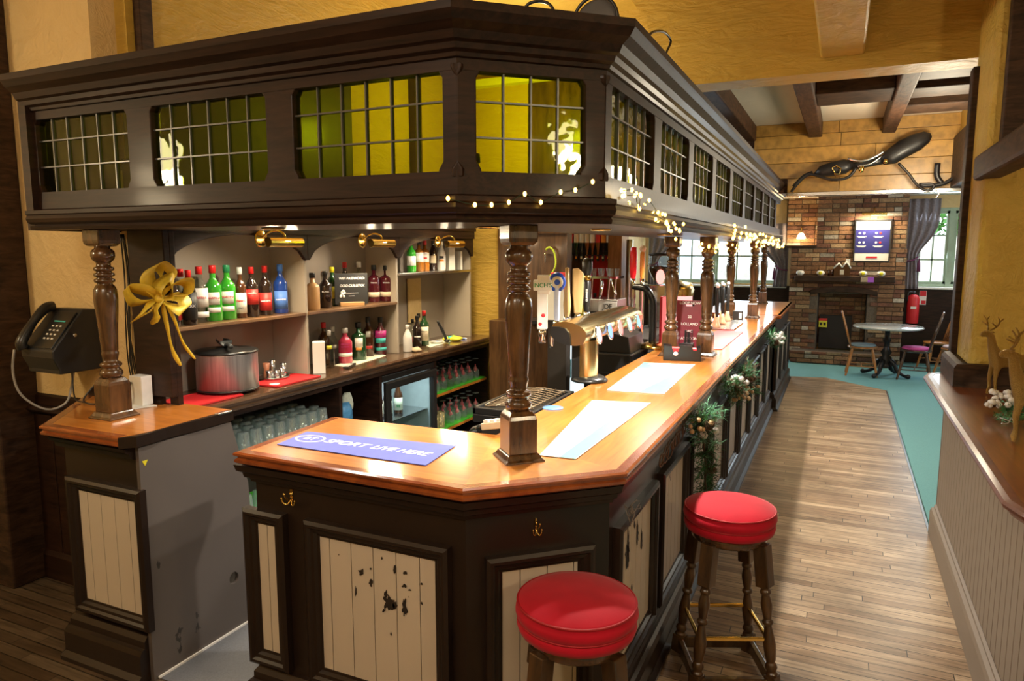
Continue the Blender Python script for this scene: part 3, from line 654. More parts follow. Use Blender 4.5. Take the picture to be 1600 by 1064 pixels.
# ================================================================ back bar
bc = thing('back_bar_cabinet', 'dark cabinet under the back counter with open shelves of glasses', 'cabinet', (-3.1, 4, 0))
cb = MB(M_shadow).box(-3.31, -3.29, 2.46, 5.74, 0, 1.03).box(-3.3, -2.9, 2.46, 5.74, .0, .08)
cb.build('cabinet_back', bc)
for y in (2.46, 3.60, 4.04, 4.78, 5.70): MB(M_canopy).box(-3.29, -2.9, y, y+.03, .08, 1.03).build('divider', bc, .003)
MB(M_canopy).box(-3.29, -2.92, 2.49, 3.60, .70, .72).box(-3.29, -2.92, 3.63, 4.04, .66, .68).build('shelf', bc)
gsh = plain('bright_green_bar_matting', (.05,.42,.02), .55, var=.2, scale=60)
for z in (.70, .385):
    s = MB(M_topY).box(-3.29, -2.905, 4.81, 5.70, z-.02, z).build('shelf', bc)
    lab(MB(gsh).box(-3.28, -2.91, 4.82, 5.69, z, z+.008).build('shelf_matting', s), 'bright green shelf matting')
MB(gsh).box(-3.28, -2.91, 2.50, 3.59, .35, .36).build('shelf_matting', bc)
MB(M_canopyY).box(-2.92, -2.89, 2.46, 5.74, .985, 1.03).build('front_rail', bc, .003)
btop = wood('worn_brown_counter', (.05,.024,.012), (.13,.07,.035), (14,1.2,14), .25, .6, 3, .03)
bt = thing('back_counter', 'worn brown back counter with a moulded edge carrying bottles and the ice bucket', 'worktop', (-3.1, 4, 1.03))
MB(btop).box(-3.31, -2.87, 2.46, 5.78, 1.03, 1.08).build('worktop_board', bt)
MB(btop).sweep([(-2.87,2.46), (-2.87,5.79), (-3.0,5.79)][::1], [(-.01,1.02), (.004,1.02), (.01,1.035), (.004,1.045), (.006,1.05), (.022,1.055), (.026,1.068), (.02,1.08), (-.01,1.081)]).build('nosing', bt)
bs = thing('back_bar_shelving', 'taupe painted shelving with arched bays and dark wooden arches behind the bar', 'shelving', (-3.1, 4, 1.08))
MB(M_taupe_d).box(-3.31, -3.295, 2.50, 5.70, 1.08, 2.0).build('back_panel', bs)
DV = (3.46, 4.46, 5.62)
lab(MB(M_canopy).box(-3.19, -2.94, 2.385, 2.419, 1.145, 2.3).box(-3.0, -2.94, 2.419, 2.45, 1.085, 2.0).build('end_panel', bs, .004), 'tall dark varnished end panel')
for y in DV: MB(M_taupe).box(-3.295, -3.02, y-.012, y+.012, 1.08, 2.0).build('divider', bs, .003)
def bay(y0, y1, zspring, zap):
    n = 20; A_ = MB(M_canopy); A_.M = Matrix(((0,0,1,0), (1,0,0,0), (0,1,0,0), (0,0,0,1)))
    pts = [(y0, 2.02), (y0, zspring)]+[(y0+.02+(y1-y0-.04)*k/n, zspring+(zap-zspring)*(1-(2*k/n-1)**2)**.6) for k in range(n+1)]+[(y1, zspring), (y1, 2.02)]
    A_.prism(pts, -3.02, -2.995); A_.build('arch_board', bs, .003)
bay(2.44, DV[0]+.0, 1.80, 1.945); bay(DV[0]+.0, DV[1]+.0, 1.80, 1.945); bay(DV[1]+.0, DV[2]+.012, 1.80, 1.945)
MB(M_canopyY).box(-3.0, -2.985, 2.44, 5.64, 1.955, 2.05).box(-3.31, -2.98, 2.44, 5.66, 2.02, 2.05).build('pelmet', bs)
ub = MB(M_canopy); ub.M = Matrix(((0,0,1,0),(1,0,0,0),(0,1,0,0),(0,0,0,1))); ub.prism([(2.5,2.05),(4.31,2.05),(4.31,3.12),(2.5,2.72)], -3.31, -3.28); ub.build('upper_board', bs)
shm = wood('worn_shelf_edge', (.10,.05,.022), (.22,.12,.055), (14,1.2,14), .35, .4, 3, .03)
MB(shm).box(-3.295, -3.01, 2.50, DV[0]-.012, 1.455, 1.475).build('shelf', bs, .003)
MB(shm).box(-3.295, -3.01, DV[0]+.012, DV[1]-.012, 1.455, 1.475).build('shelf', bs, .003)
MB(M_steel).box(-3.295, -3.01, DV[1]+.012, DV[2]-.012, 1.665, 1.685).build('shelf', bs, .003)
# picture lights over the arches
def picture_light(loc, rz, label, e=6, w=.26, lit=True):
    t = thing('picture_light', label, 'lamp', loc, rz, 'brass picture lights')
    MB(M_brass).lathe([(.001,0), (.045,0), (.05,.006), (.04,.012), (.012,.02), (.001,.02)], (0,0,0), 24, R(-pi/2,'Y') @ R(pi,'X')).build('back_plate', t, local=True)
    MB(M_brass).tube([(.015,0,0), (.05,0,.03), (.09,.03,.045), (.12,.05,.03), (.13,.06,.0)], .006, 8).build('arm', t, local=True)
    h = MB(M_brass); a0 = [(.028*cos(a), .028*sin(a)) for a in [-1.9+4.6*k/13 for k in range(14)]]
    n = len(a0); vs = [(.13+x, -w/2+.05, z-.02) for x, z in a0]+[(.13+x, w/2+.05, z-.02) for x, z in a0]
    h.add(vs, [(i, i+1, n+i+1, n+i) for i in range(n-1)]+[tuple(range(n))[::-1], tuple(range(n, 2*n))], False)
    h.build('shade', t, local=True)
    MB(M_bulb if lit else M_white).cyl((.13,-w/2+.08,-.022), (.13,w/2,-.022), .009, 10).build('bulb', t, local=True)
    if lit:
        l = lamp('AREA', 'picture_light_glow', Vector(loc)+R(rz,'Z').to_3x3() @ Vector((.11,.05,-.035)), e, (1,.80,.52), .22, (0, radians(-25), rz), sy=.04)
    return t
picture_light((-2.975,3.05,1.925), 0, 'brass picture light over the left bay of the back shelving', 9)
picture_light((-2.975,3.98,1.925), 0, 'brass picture light over the middle bay, above the chalkboard', 9)
picture_light((-2.975,4.98,1.925), 0, 'brass picture light over the right bay of the back shelving', 9)
for y in (2.75, 3.85, 4.75): lamp('SPOT', 'bay_spot', (-2.7, y, 1.95), 10, (1,.86,.66), .02, (0, radians(35), 0), 110, .6)
# ---------------------------------------------------------------- bottles
GL = {}
def gm(k, tint, ior=1.45):
    if k not in GL: GL[k] = glass(k+'_bottle_glass', tint, .03, ior)
    return GL[k]
def solid(k, col, rough=.12, coat=.6):
    if k not in GL: GL[k] = plain(k, col, rough, coat=coat, var=.08)
    return GL[k]
G_CLEAR = gm('clear', (.86,.90,.88)); G_GREEN = solid('bright_green_glass', (.03,.28,.02)); G_DARK = solid('dark_glass', (.018,.010,.008)); G_DGREEN = solid('deep_green_glass', (.012,.05,.015))
G_BLUE = solid('blue_glass', (.012,.05,.28)); G_PLUM = solid('plum_glass', (.07,.008,.014)); G_AMBER = solid('amber_spirit', (.22,.08,.012)); G_PINK = solid('pink_spirit', (.42,.03,.07)); G_TAN = solid('tan_bottle', (.45,.25,.10), .4); G_BROWN = solid('brown_glass', (.06,.02,.008)); G_WHITE = solid('white_bottle', (.75,.74,.72), .3)
K_RED = plain('red_foil', (.55,.015,.015), .3); K_GREEN = plain('green_foil', (.02,.22,.08), .3); K_WHITE = plain('white_cap', (.8,.8,.78), .35); K_BLUE = plain('blue_foil', (.06,.2,.65), .3); K_BLACK = plain('black_cap', (.015,.015,.015), .3); K_YEL = plain('yellow_cap', (.75,.65,.02), .35)
L_WHITE = plain('white_paper_label', (.78,.76,.7), .6, var=.05); L_RED = plain('red_label', (.6,.03,.025), .5); L_BLUE = plain('blue_label', (.10,.25,.75), .5); L_CREAM = plain('cream_label', (.72,.62,.45), .6); L_ORANGE = plain('orange_label', (.8,.28,.03), .5); L_YEL = plain('yellow_label', (.8,.72,.05), .5); L_BLACK = plain('black_label', (.02,.02,.02), .5); L_TEAL = plain('teal_label', (.05,.45,.42), .5); L_MAG = plain('magenta_label', (.55,.03,.25), .5)
INK = plain('black_ink', (.01,.01,.01), .6); INKW = plain('white_ink', (.85,.85,.83), .6); INKR = plain('red_ink', (.6,.02,.03), .6); INKB = plain('blue_ink', (.03,.08,.4), .6); INKG = plain('green_ink', (.02,.25,.08), .6)
def bprof(style, r, h):
    if style == 'round': return [(.001,0), (r*.9,0), (r,.006), (r,h*.58), (r*.93,h*.64), (r*.6,h*.71), (r*.36,h*.77), (r*.33,h*.94), (r*.38,h*.95), (r*.38,h*.985), (.001,h*.985)]
    if style == 'sloped': return [(.001,0), (r*.92,0), (r,.006), (r,h*.5), (r*.9,h*.6), (r*.55,h*.74), (r*.34,h*.82), (r*.32,h*.97), (.001,h*.985)]
    if style == 'square': return [(.001,0), (r*.95,0), (r,.006), (r,h*.60), (r*.95,h*.66), (r*.5,h*.72), (r*.34,h*.74), (r*.32,h*.96), (.001,h*.97)]
    if style == 'beer': return [(.001,0), (r*.95,0), (r,.006), (r,h*.56), (r*.85,h*.66), (r*.48,h*.78), (r*.40,h*.95), (r*.44,h*.96), (r*.44,h*.99), (.001,h*.99)]
def sleeve(mat, r, z0, z1, a0, a1, n=14):
    b = MB(mat); vs = []; 
    for k in range(n+1):
        a = a0+(a1-a0)*k/n; vs += [(r*cos(a), r*sin(a), z0), (r*cos(a), r*sin(a), z1), ((r-.0012)*cos(a), (r-.0012)*sin(a), z0), ((r-.0012)*cos(a), (r-.0012)*sin(a), z1)]
    fs = []
    for k in range(n):
        i = 4*k; fs += [(i, i+4, i+5, i+1), (i+2, i+3, i+7, i+6), (i+1, i+5, i+7, i+3), (i, i+2, i+6, i+4)]
    fs += [(0,1,3,2), (4*n,4*n+2,4*n+3,4*n+1)]
    return b.add(vs, fs, True)
def bottle(name, label, loc, r, h, body, cap, labels=(), style='round', words=(), group=None, caph=.14, seg=20, cat='bottle'):
    cx = -loc[0]; cy = -loc[1]; rz = math.atan2(cy, cx)+pi/2
    t = thing(name, label, cat, loc, rz, group)
    MB(body).lathe(bprof(style, r, h), (0,0,0), seg).build('bottle_body', t, local=True)
    if cap: MB(cap).lathe([(.001,h*(1-caph)), (r*.42,h*(1-caph)), (r*.42,h*.985), (r*.38,h), (.001,h)], (0,0,0), 14).build('cap', t, local=True)
    for mt, z0, z1, w in labels:
        sleeve(mt, r+.0012, h*z0, h*z1, -pi/2-w, -pi/2+w).build('label_paper', t, local=True)
    for s, z, size, mt in words:
        text(s, size, T(0,-r-.003,h*z) @ R(pi/2,'X'), mt, t, local=True)
    return t
def shy(px, py, x, z): 
    q = P(px, py, 0, x); return (x, q.y, z)
SG = 'bottles on the left bay shelf'; Z1 = 1.475
defs = [
 (269,'red_topped_bottle','red labelled bottle with red cap at the left end, behind the yellow bow',G_DARK,K_RED,[(L_RED,.12,.6,1.4)],.04,.29,()),
 (285,'red_topped_bottle','clear bottle with a red cap just right of the yellow bow knot',G_CLEAR,K_RED,[(L_RED,.1,.3,1.2),(L_WHITE,.35,.6,1.1)],.038,.29,()),
 (297,'red_topped_bottle','black bottle with fine white printing half hidden by the yellow ribbon',G_DARK,K_RED,[(L_BLACK,.1,.6,1.4)],.036,.285,(('XXXX',.35,.02,INKW),)),
 (314,'vermouth_bottle','clear bottle with red cap and white label left of the two green bottles',G_CLEAR,K_RED,[(L_WHITE,.28,.62,1.2),(L_WHITE,.1,.2,1.2)],.042,.30,(('MARTINI',.45,.016,INKR),)),
 (335,'vermouth_bottle','green bottle with a red cap and white oval label on the left shelf',G_GREEN,K_RED,[(L_WHITE,.3,.52,.75),(L_WHITE,.16,.25,.8)],.045,.305,(('MARTINI',.42,.016,INKR),)),
 (357,'vermouth_bottle','green bottle with a green cap and white oval label on the left shelf',G_GREEN,K_GREEN,[(L_WHITE,.3,.52,.75),(L_WHITE,.16,.25,.8)],.045,.305,(('MARTINI',.42,.016,INKR),)),
 (377,'liqueur_bottle','dark bottle with a white cap and tall white label with red letters',G_BROWN,K_WHITE,[(L_WHITE,.1,.5,1.2)],.034,.29,(("PIMM'S",.34,.017,INKR),("No.1",.2,.014,INK))),
 (395,'wine_bottle','dark wine bottle with a red cap and plain red label',G_DARK,K_RED,[(L_RED,.25,.55,1.1)],.038,.29,(('CALDIROLA',.48,.009,INKW),)),
 (416,'sherry_bottle','dark sherry bottle with red foil and red shield label',G_DARK,K_RED,[(L_RED,.1,.46,1.1)],.039,.295,(('HARVEYS',.29,.013,INKW),)),
 (440,'sherry_bottle','blue sherry bottle with blue foil at the right end of the left shelf',G_BLUE,K_BLUE,[(L_BLUE,.1,.46,1.1)],.043,.30,(('HARVEYS',.29,.014,INKW),)),
]
for px, nm, lb, bd_, cp, ls, r, h, wd in defs:
    bottle(nm, lb, shy(px, 490, -3.12+(.05 if px in (269,297) else 0), Z1), r, h, bd_, cp, ls, 'round', wd, SG)
SG2 = 'bottles on the middle bay shelf'
def qb(px, x, z, *a, **k): return bottle(a[0], a[1], shy(px, 470, x, z), *a[2:], **k)
qb(489,-3.10,Z1,'cream_liqueur_bottle','tan round-shouldered bottle with a dark cap at the left of the middle shelf',.045,.24,G_TAN,K_BLACK,[],'square',(),SG2)
qb(509,-3.14,Z1,'spirit_bottle','black bottle with white lettering beside the tan bottle',.043,.245,G_DARK,K_BLACK,[],'round',(('BLACK',.45,.015,INKW),),SG2)
qb(520,-3.2,Z1,'spirit_bottle','green bottle with a yellow cap half behind the chalkboard',.04,.27,G_DGREEN,K_YEL,[(L_YEL,.2,.5,1.1)],'round',(),SG2)
qb(540,-3.22,Z1,'spirit_bottle','bottle whose red cap rises behind the chalkboard',.04,.30,G_DARK,K_RED,[],'round',(),SG2)
qb(562,-3.22,Z1,'spirit_bottle','bottle whose white cap rises behind the chalkboard',.04,.30,G_CLEAR,K_WHITE,[],'round',(),SG2)
qb(585,-3.16,Z1,'gin_bottle','plum coloured gin bottle with a pourer, right of the chalkboard',.045,.275,G_PLUM,K_BLACK,[(L_CREAM,.14,.27,1.2)],'square',(('WARNER',.52,.011,INKW),),SG2)
qb(604,-3.12,Z1,'gin_bottle','plum coloured gin bottle at the right end of the middle shelf',.052,.27,G_PLUM,K_BLACK,[(L_CREAM,.14,.27,1.2)],'square',(('WARNER',.52,.012,INKW),),SG2)
# chalkboard on its block
cx = shy(549, 460, -3.08, Z1)
t = thing('chalkboard', 'small black chalkboard with white chalk writing standing in a wooden block', 'sign', cx, math.atan2(cx[1], -cx[0])-pi/2+radians(-6))
t.rotation_euler = (0,0,radians(52))
MB(L_BLACK).box(-.115,.115,-.003,.003,.012,.225).build('board', t, .002, local=True)
lab(MB(G_TAN).box(-.085,.085,-.028,.028,0,.028).build('stand_block', t, .004, local=True), 'pale wooden stand block')
for s, z, sz in (('WIFI PASSWORD:',.19,.023), ('GOG-DULU7KX',.14,.024)): text(s, sz, T(.005,-.004,z) @ R(pi/2,'X'), INKW, t, 'chalk_lettering', shear=.15, local=True)
fw_ = MB(INKW)
for a in range(9): fw_.ball((-.065+.02*cos(a*.9)*(.5+.1*a)*.7, -.006, .085+.02*sin(a*1.3)), .009, 6, (1,.3,1))
fw_.box(-.04,.05,-.0045,-.003,.088,.091).box(-.02,.02,-.0045,-.003,.068,.070); fw_.build('chalk_flowers', t, local=True)
# bottles standing on the counter, middle bay
ZC = 1.081; SG3 = 'bottles on the back counter'
qc = lambda px, py, x, *a, **k: bottle(a[0], a[1], shy(px, py, x, ZC), *a[2:], **k)
qc(507,560,-3.2,'spirit_bottle','dark bottle with an amber neck behind the tall white box',.04,.29,G_BROWN,K_RED,[],'round',(),SG3)
b = shy(499,575,-3.0,ZC); t = thing('carton', 'tall plain white carton at the left of the middle bay', 'box', b, radians(40)); MB(L_WHITE).box(-.038,.038,-.038,.038,0,.20).build('carton_box', t, .002, local=True); MB(K_WHITE).box(-.03,.03,-.03,.03,.2,.203).build('carton_lid', t, local=True)
qc(515,565,-3.08,'vodka_bottle','clear bottle with yellow lettering and a white cap beside the white carton',.034,.25,G_CLEAR,K_WHITE,[(L_YEL,.5,.6,.5)],'round',(),SG3)
qc(521,560,-3.2,'vodka_bottle','second clear bottle with a white cap, behind the yellow lettered one',.034,.25,G_CLEAR,K_WHITE,[(L_WHITE,.4,.5,.8)],'round',(),SG3)
qc(540,557,-3.1,'vodka_bottle','pink bottle with pink lettering and a white band on the counter',.048,.245,G_PINK,K_WHITE,[(L_WHITE,.2,.3,1.2)],'round',(('ABSOLUT',.56,.014,L_MAG),('RASPBERRI',.48,.012,L_MAG)),SG3)
qc(561,551,-3.1,'gin_bottle','green gin bottle with a round black and white label',.052,.27,G_DGREEN,K_BLACK,[(L_WHITE,.35,.6,.55),(L_ORANGE,.28,.35,.4)],'square',(),SG3)
qc(576,548,-3.15,'rum_bottle','dark rum bottle with a small grey label, pourer in its neck',.042,.29,G_BROWN,K_BLACK,[(L_WHITE,.5,.65,.4),(L_RED,.2,.27,.7)],'round',(),SG3)
qc(595,543,-3.12,'gin_bottle','dark bottle with magenta and teal wavy label',.044,.28,G_PLUM,K_BLACK,[(L_MAG,.45,.65,1.2),(L_TEAL,.32,.45,1.0),(L_TEAL,.12,.2,1.2)],'round',(('LIQUEUR',.6,.01,INKW),),SG3)
qc(614,540,-3.1,'whisky_bottle','dark bottle with an orange label at the right of the middle bay',.045,.28,G_DARK,K_BLACK,[(L_ORANGE,.3,.55,.8)],'round',(),SG3)
# right bay
Z3 = 1.686; SG4 = 'bottles on the right bay shelf'
for px, nm, lb, bd_, cp, ls, st in [
 (643,'wine_bottle','green wine bottle with white label at the left of the top right shelf',G_GREEN,K_GREEN,[(L_WHITE,.2,.5,1.1)],'round'),
 (655,'whisky_bottle','amber bottle with a white label second from left on the top right shelf',G_AMBER,K_BLACK,[(L_WHITE,.3,.6,1.2)],'square'),
 (664,'whisky_bottle','amber bottle with white label and red mark, third on the top right shelf',G_AMBER,K_RED,[(L_WHITE,.3,.6,1.2),(L_RED,.4,.45,.5)],'square'),
 (677,'cream_liqueur_bottle','black bottle with a pale oval label on the top right shelf',G_DARK,K_BLACK,[(L_CREAM,.25,.5,.7)],'sloped'),
 (690,'cream_liqueur_bottle','white bottle with a picture label on the top right shelf',G_WHITE,K_WHITE,[(L_ORANGE,.3,.36,.5),(L_BLACK,.4,.48,.5)],'sloped')]:
    bottle(nm, lb, shy(px, 420, -3.13, Z3), .038, .25, bd_, cp, ls, st, (), SG4)
b = shy(703,415,-3.12,Z3); t = thing('carton', 'white carton on the top right shelf', 'box', b, radians(60)); MB(L_WHITE).box(-.03,.03,-.04,.04,0,.19).build('carton_box', t, .002, local=True); MB(L_CREAM).box(.03,.0305,-.03,.03,.04,.14).build('carton_print', t, local=True)
b = shy(717,415,-3.1,Z3); t = thing('leaflet_holder', 'white folder with a purple stripe at the right end of the top right shelf', 'folder', b, radians(60)); MB(L_WHITE).box(-.01,.01,-.045,.045,0,.16).build('folder_card', t, .002, local=True)
s = MB(plain('purple_print', (.2,.04,.4), .5)); s.M = Matrix(((0,0,1,0), (1,0,0,0), (0,1,0,0), (0,0,0,1))); s.prism([(-.01,.01), (.03,.01), (.04,.12), (.02,.12)], .0105, .012); s.build('stripe', t, local=True)
qc(637,535,-3.0,'spray_bottle','white trigger spray bottle beside the middle divider',.035,.21,G_WHITE,K_WHITE,[],'sloped',(),SG3)
qc(645,532,-3.15,'spirit_bottle','small clear bottle with a red label behind the spray bottle',.032,.22,G_CLEAR,K_BLACK,[(L_RED,.15,.35,1)],'round',(),SG3)
qc(652,530,-3.1,'spirit_bottle','black bottle with white printing in the right bay',.036,.25,G_DARK,K_BLACK,[(L_WHITE,.3,.35,.7)],'round',(),SG3)
qc(663,528,-3.08,'whiskey_bottle','green whiskey bottle with a cream label and red top in the right bay',.04,.285,G_DGREEN,K_RED,[(L_CREAM,.15,.55,1.0)],'round',(('JAMESON',.42,.013,INK),),SG3)
t = tag(MB(M_cream_pl).box(-3.29,-3.275,5.0,5.2,1.25,1.62).build('wooden_plaque', None, .004), 'plain tan board fixed to the back of the right bay', 'board')
for (yy, zz, w) in ((4.62,1.56,.05), (5.14,1.30,.05)):
    t = thing('wall_socket', 'small pale switch plate left in the right bay' if yy < 5 else 'brass plated socket with a black plug in the right bay', 'socket', (-3.294,yy,zz)); MB(K_WHITE if yy < 5 else M_brass).box(-3.294,-3.285,yy-w,yy+w,zz-.05,zz+.05).build('plate', t, .003); MB(K_BLACK).box(-3.285,-3.262 if yy > 5 else -3.28,yy-.02,yy+.02,zz-.02,zz+.02).build('plug', t, .003)
# things lying on the counter
def lumpy(name, label, cat, loc, r, mats, seed, sc=(1,1,.5), n=9, rr=.5):
    g = random.Random(seed); m = MB(mats[0])
    for k in range(n):
        m.m(mats[k % len(mats)]); q = g.uniform(r*.35, r*rr)
        m.ball((loc[0]+g.uniform(-r,r)*sc[0]*.6, loc[1]+g.uniform(-r,r)*sc[1]*.6, loc[2]+q*sc[2]), q, 10, (g.uniform(.7,1.4), g.uniform(.7,1.4), sc[2]))
    o = m.build(name); d = o.modifiers.new('d','DISPLACE'); tx = bpy.data.textures.new('folds','CLOUDS'); tx.noise_scale = .03; d.texture = tx; d.strength = .02
    return tag(o, label, cat)
RAG = plain('tan_rag', (.50,.38,.24), .9, var=.3, scale=30)
q = shy(648,548,-2.97,ZC); lumpy('cleaning_rag', 'crumpled tan rag on the back counter below the spray bottle', 'cloth', q, .06, [RAG], 3)
q = shy(708,520,-3.02,ZC); lumpy('snack_packet', 'crumpled yellow-green packet at the right end of the back counter', 'packet', q, .08, [L_YEL, plain('lime_packet',(.4,.6,.05),.4), L_TEAL], 5, (1,1.3,.5), 10)
q = shy(725,522,-2.98,ZC); lumpy('snack_packet', 'small blue and white crumpled packet beside the yellow-green one', 'packet', q, .035, [L_BLUE, L_WHITE], 8, (1,1,.4), 6)
t = thing('dish', 'small white dish on the back counter in the right bay', 'dish', shy(683,527,-3.05,ZC)); MB(K_WHITE).lathe([(.001,0), (.03,0), (.055,.02), (.052,.022), (.028,.006), (.001,.006)], (0,0,0), 20).build('dish_bowl', t, local=True); MB(L_BLUE).ball((0,0,.012), .018, 8, (1,1,.5)).build('dish_contents', t, local=True)
q = shy(698,528,-2.99,ZC+.02); t = thing('brush', 'black handled brush leaning up from the counter beside the white dish', 'brush', q); MB(K_BLACK).tube([q, Vector(q)+Vector((-.03,-.02,.09)), Vector(q)+Vector((-.06,-.05,.17))], [.012,.014,.009], 8).build('handle', t); MB(K_BLACK).ball(Vector(q), .02, 8, (1.4,1,.8)).build('brush_head', t)
PAP = chipped('printed_paper', (.72,.70,.55), (.12,.35,.25), .56, 30, 2.0)
def sheet(pts, z, label, mat=PAP, name='paper_sheet', th=.002, cat='paper'):
    w = [P(x, y, 2, z) for x, y in pts]; return tag(MB(mat).prism([(v.x, v.y) for v in w], z, z+th).build(name), label, cat)
sheet([(522,571),(545,574),(603,556),(590,551)], 1.0812, 'printed green and cream sheet under the remote control')
sheet([(655,536),(672,543),(720,529),(705,527)], 1.0812, 'printed sheet on the back counter right of the rag')
q = shy(546,562,-2.96,1.084); t = thing('remote_control', 'black remote control with pale buttons lying on the printed sheet', 'remote', q, radians(20)); MB(K_BLACK).box(-.02,.02,-.085,.085,0,.014).build('remote_body', t, .004, local=True)
bb = MB(L_WHITE)
for i in range(7):
    for j in range(3): bb.box(-.013+j*.01,-.007+j*.01,-.07+i*.018,-.062+i*.018,.014,.016)
bb.build('buttons', t, local=True)
MATR = plain('red_rubber_mat', (.62,.02,.025), .5, var=.08)
def mat_on(name, label, x0, x1, y0, y1, z, mat=MATR, rz=0, cat='bar mat'):
    t = thing(name, label, cat, ((x0+x1)/2,(y0+y1)/2,z), rz, None); w = (x1-x0)/2; h = (y1-y0)/2
    MB(mat).box(-w,w,-h,h,0,.006).build('mat_surface', t, .002, local=True); MB(mat).rframe(0,1,0,1,[(0,0)]) if False else None
    rim = MB(mat); rim.M = R(-pi/2,'X') @ Matrix.Identity(4); rim.M = Matrix(((1,0,0,0),(0,0,1,0),(0,-1,0,0),(0,0,0,1))).inverted() if False else Matrix.Identity(4)
    rim.box(-w,w,-h,-h+.006,.006,.009).box(-w,w,h-.006,h,.006,.009).box(-w,-w+.006,-h,h,.006,.009).box(w-.006,w,-h,h,.006,.009); rim.build('mat_rim', t, local=True)
    return t
mat_on('bar_mat', 'red rubber bar mat under the ice bucket', -3.16,-2.90,2.47,2.80,1.0812)
t = mat_on('bar_mat', 'red rubber bar mat right of the ice bucket, against the jigger tray', -3.10,-2.89,3.04,3.42,1.0812); MB(L_WHITE).lathe([(.001,.0062),(.03,.0062),(.03,.0068),(.001,.0068)],(0.03,-.13,0),18).build('printed_spot', t, local=True)
# ice bucket and scoop
t = thing('ice_bucket', 'large brushed steel ice bucket with a black lid on the back counter', 'ice bucket', (-3.075,2.86,1.091))
M_brush = wood('brushed_steel', (.42,.43,.45), (.68,.69,.70), (20,20,.6), .42, 0, 3, .0); M_brush.node_tree.nodes['Principled BSDF'].inputs['Metallic'].default_value = .65
MB(M_brush).lathe([(.160,.008),(.163,.008),(.163,.205),(.166,.21),(.001,.21)],(0,0,0),48).build('bucket_wall', t, local=True)
MB(K_BLACK).lathe([(.001,0),(.155,0),(.165,.006),(.165,.014),(.001,.014)],(0,0,0),48).build('bucket_base', t, local=True)
MB(K_BLACK).lathe([(.001,.21),(.168,.21),(.168,.218),(.155,.226),(.06,.232),(.05,.24),(.001,.24)],(0,0,0),48).build('lid', t, local=True)
q = (-3.06,2.84,1.332); t = thing('ice_scoop', 'dark grey plastic ice scoop lying on the ice bucket lid', 'scoop', q, radians(60)); GR = plain('dark_grey_plastic',(.05,.055,.055),.3)
s = MB(GR); s.tube([(0,-.02,.012),(0,-.06,.02),(0,-.12,.015)],[.012,.011,.013],10); s.build('handle', t, local=True)
s = MB(GR); vs = []; 
for i in range(9):
    v = i/8; w = .035*(1 if v < .7 else 1-(v-.7)*1.6); d = .035*(1-.25*v)
    for k in range(9): a = pi*k/8; vs.append((w*cos(a), -.02+.13*v, .036-d*sin(a)*.95))
s.add(vs, [(i*9+k, i*9+k+1, i*9+k+10, i*9+k+9) for i in range(8) for k in range(8)]+[tuple(range(9))], True); o = s.build('scoop_bowl', t, local=True); md = o.modifiers.new('s','SOLIDIFY'); md.thickness = .003
# jigger tray
t = thing('drip_tray', 'round steel tray behind the ice bucket holding measures', 'tray', (-3.12,3.25,1.0875)); MB(M_steel).lathe([(.001,0),(.09,0),(.1,.008),(.098,.01),(.088,.003),(.001,.003)],(0,0,0),30).build('tray_dish', t, local=True); MB(M_steel).tube([(.098*cos(a*pi/15),.098*sin(a*pi/15),.009) for a in range(30)],.002,6,True).build('rim', t, local=True)
for i,(dx,dy,r,h,m_) in enumerate([(.03,-.06,.02,.05,M_steel),(.05,-.02,.02,.05,M_steel),(.05,.025,.02,.055,M_steel),(.03,.06,.022,.08,M_steel),(-.02,-.03,.022,.09,solid('copper_measure',(.5,.2,.1),.25)),(-.02,.02,.022,.10,M_steel)]):
    t = thing('spirit_measure', ['small steel measure at the front left of the tray','small steel measure at the front middle of the tray','small steel measure front right on the tray','tall steel measure at the right of the tray','copper coloured measure at the back of the tray','taller steel measure at the back of the tray'][i], 'measure', (-3.12+dx,3.25+dy,1.0915), 0, 'spirit measures on the steel tray')
    MB(m_).lathe([(.001,0),(r,0),(r*.75,h*.45),(r*.7,h*.5),(r,h),(r*.93,h),(r*.65,h*.52),(.001,h*.5)],(0,0,0),18).build('measure_cup', t, local=True)
# yellow ribbon bow on the end panel
RB = plain('sheer_yellow_ribbon', (.72,.50,.04), .45, var=.25, scale=40)
t = thing('ribbon_bow', 'big sheer yellow ribbon bow tied on the end of the shelving', 'bow', (-2.95,2.38,1.62))
def ribbon(pts, w, name='ribbon_loop', tw=0):
    m = MB(RB); n = 24; vs = []; pts = [Vector(p) for p in pts]
    def cr(u):
        x = u*(len(pts)-1); i = min(int(x), len(pts)-2); f = x-i
        p0, p1, p2, p3 = pts[max(i-1,0)], pts[i], pts[i+1], pts[min(i+2,len(pts)-1)]
        return .5*((2*p1)+(p2-p0)*f+(2*p0-5*p1+4*p2-p3)*f*f+(3*p1-p0-3*p2+p3)*f**3)
    for k in range(n+1):
        c = cr(k/n); a = tw+.5*sin(k*.35); wv = Vector((cos(a)*.8, sin(a)*.5, .35)).normalized()*w*(.35+.65*min(1, 4*min(k/n, 1-k/n)+.15)); vs += [c-wv/2, c+wv/2]
    m.add(vs, [(2*k, 2*k+1, 2*k+3, 2*k+2) for k in range(n)], True); o = m.build(name, t); s = o.modifiers.new('s','SOLIDIFY'); s.thickness = .0015; return o
o_ = Vector((-2.95,2.36,1.635)); rx = Vector((.58,.81,0))*.85; 
def L_(a, z, d=0): return o_+rx*a+Vector((0,0,z))+Vector((.5,-.6,0))*d
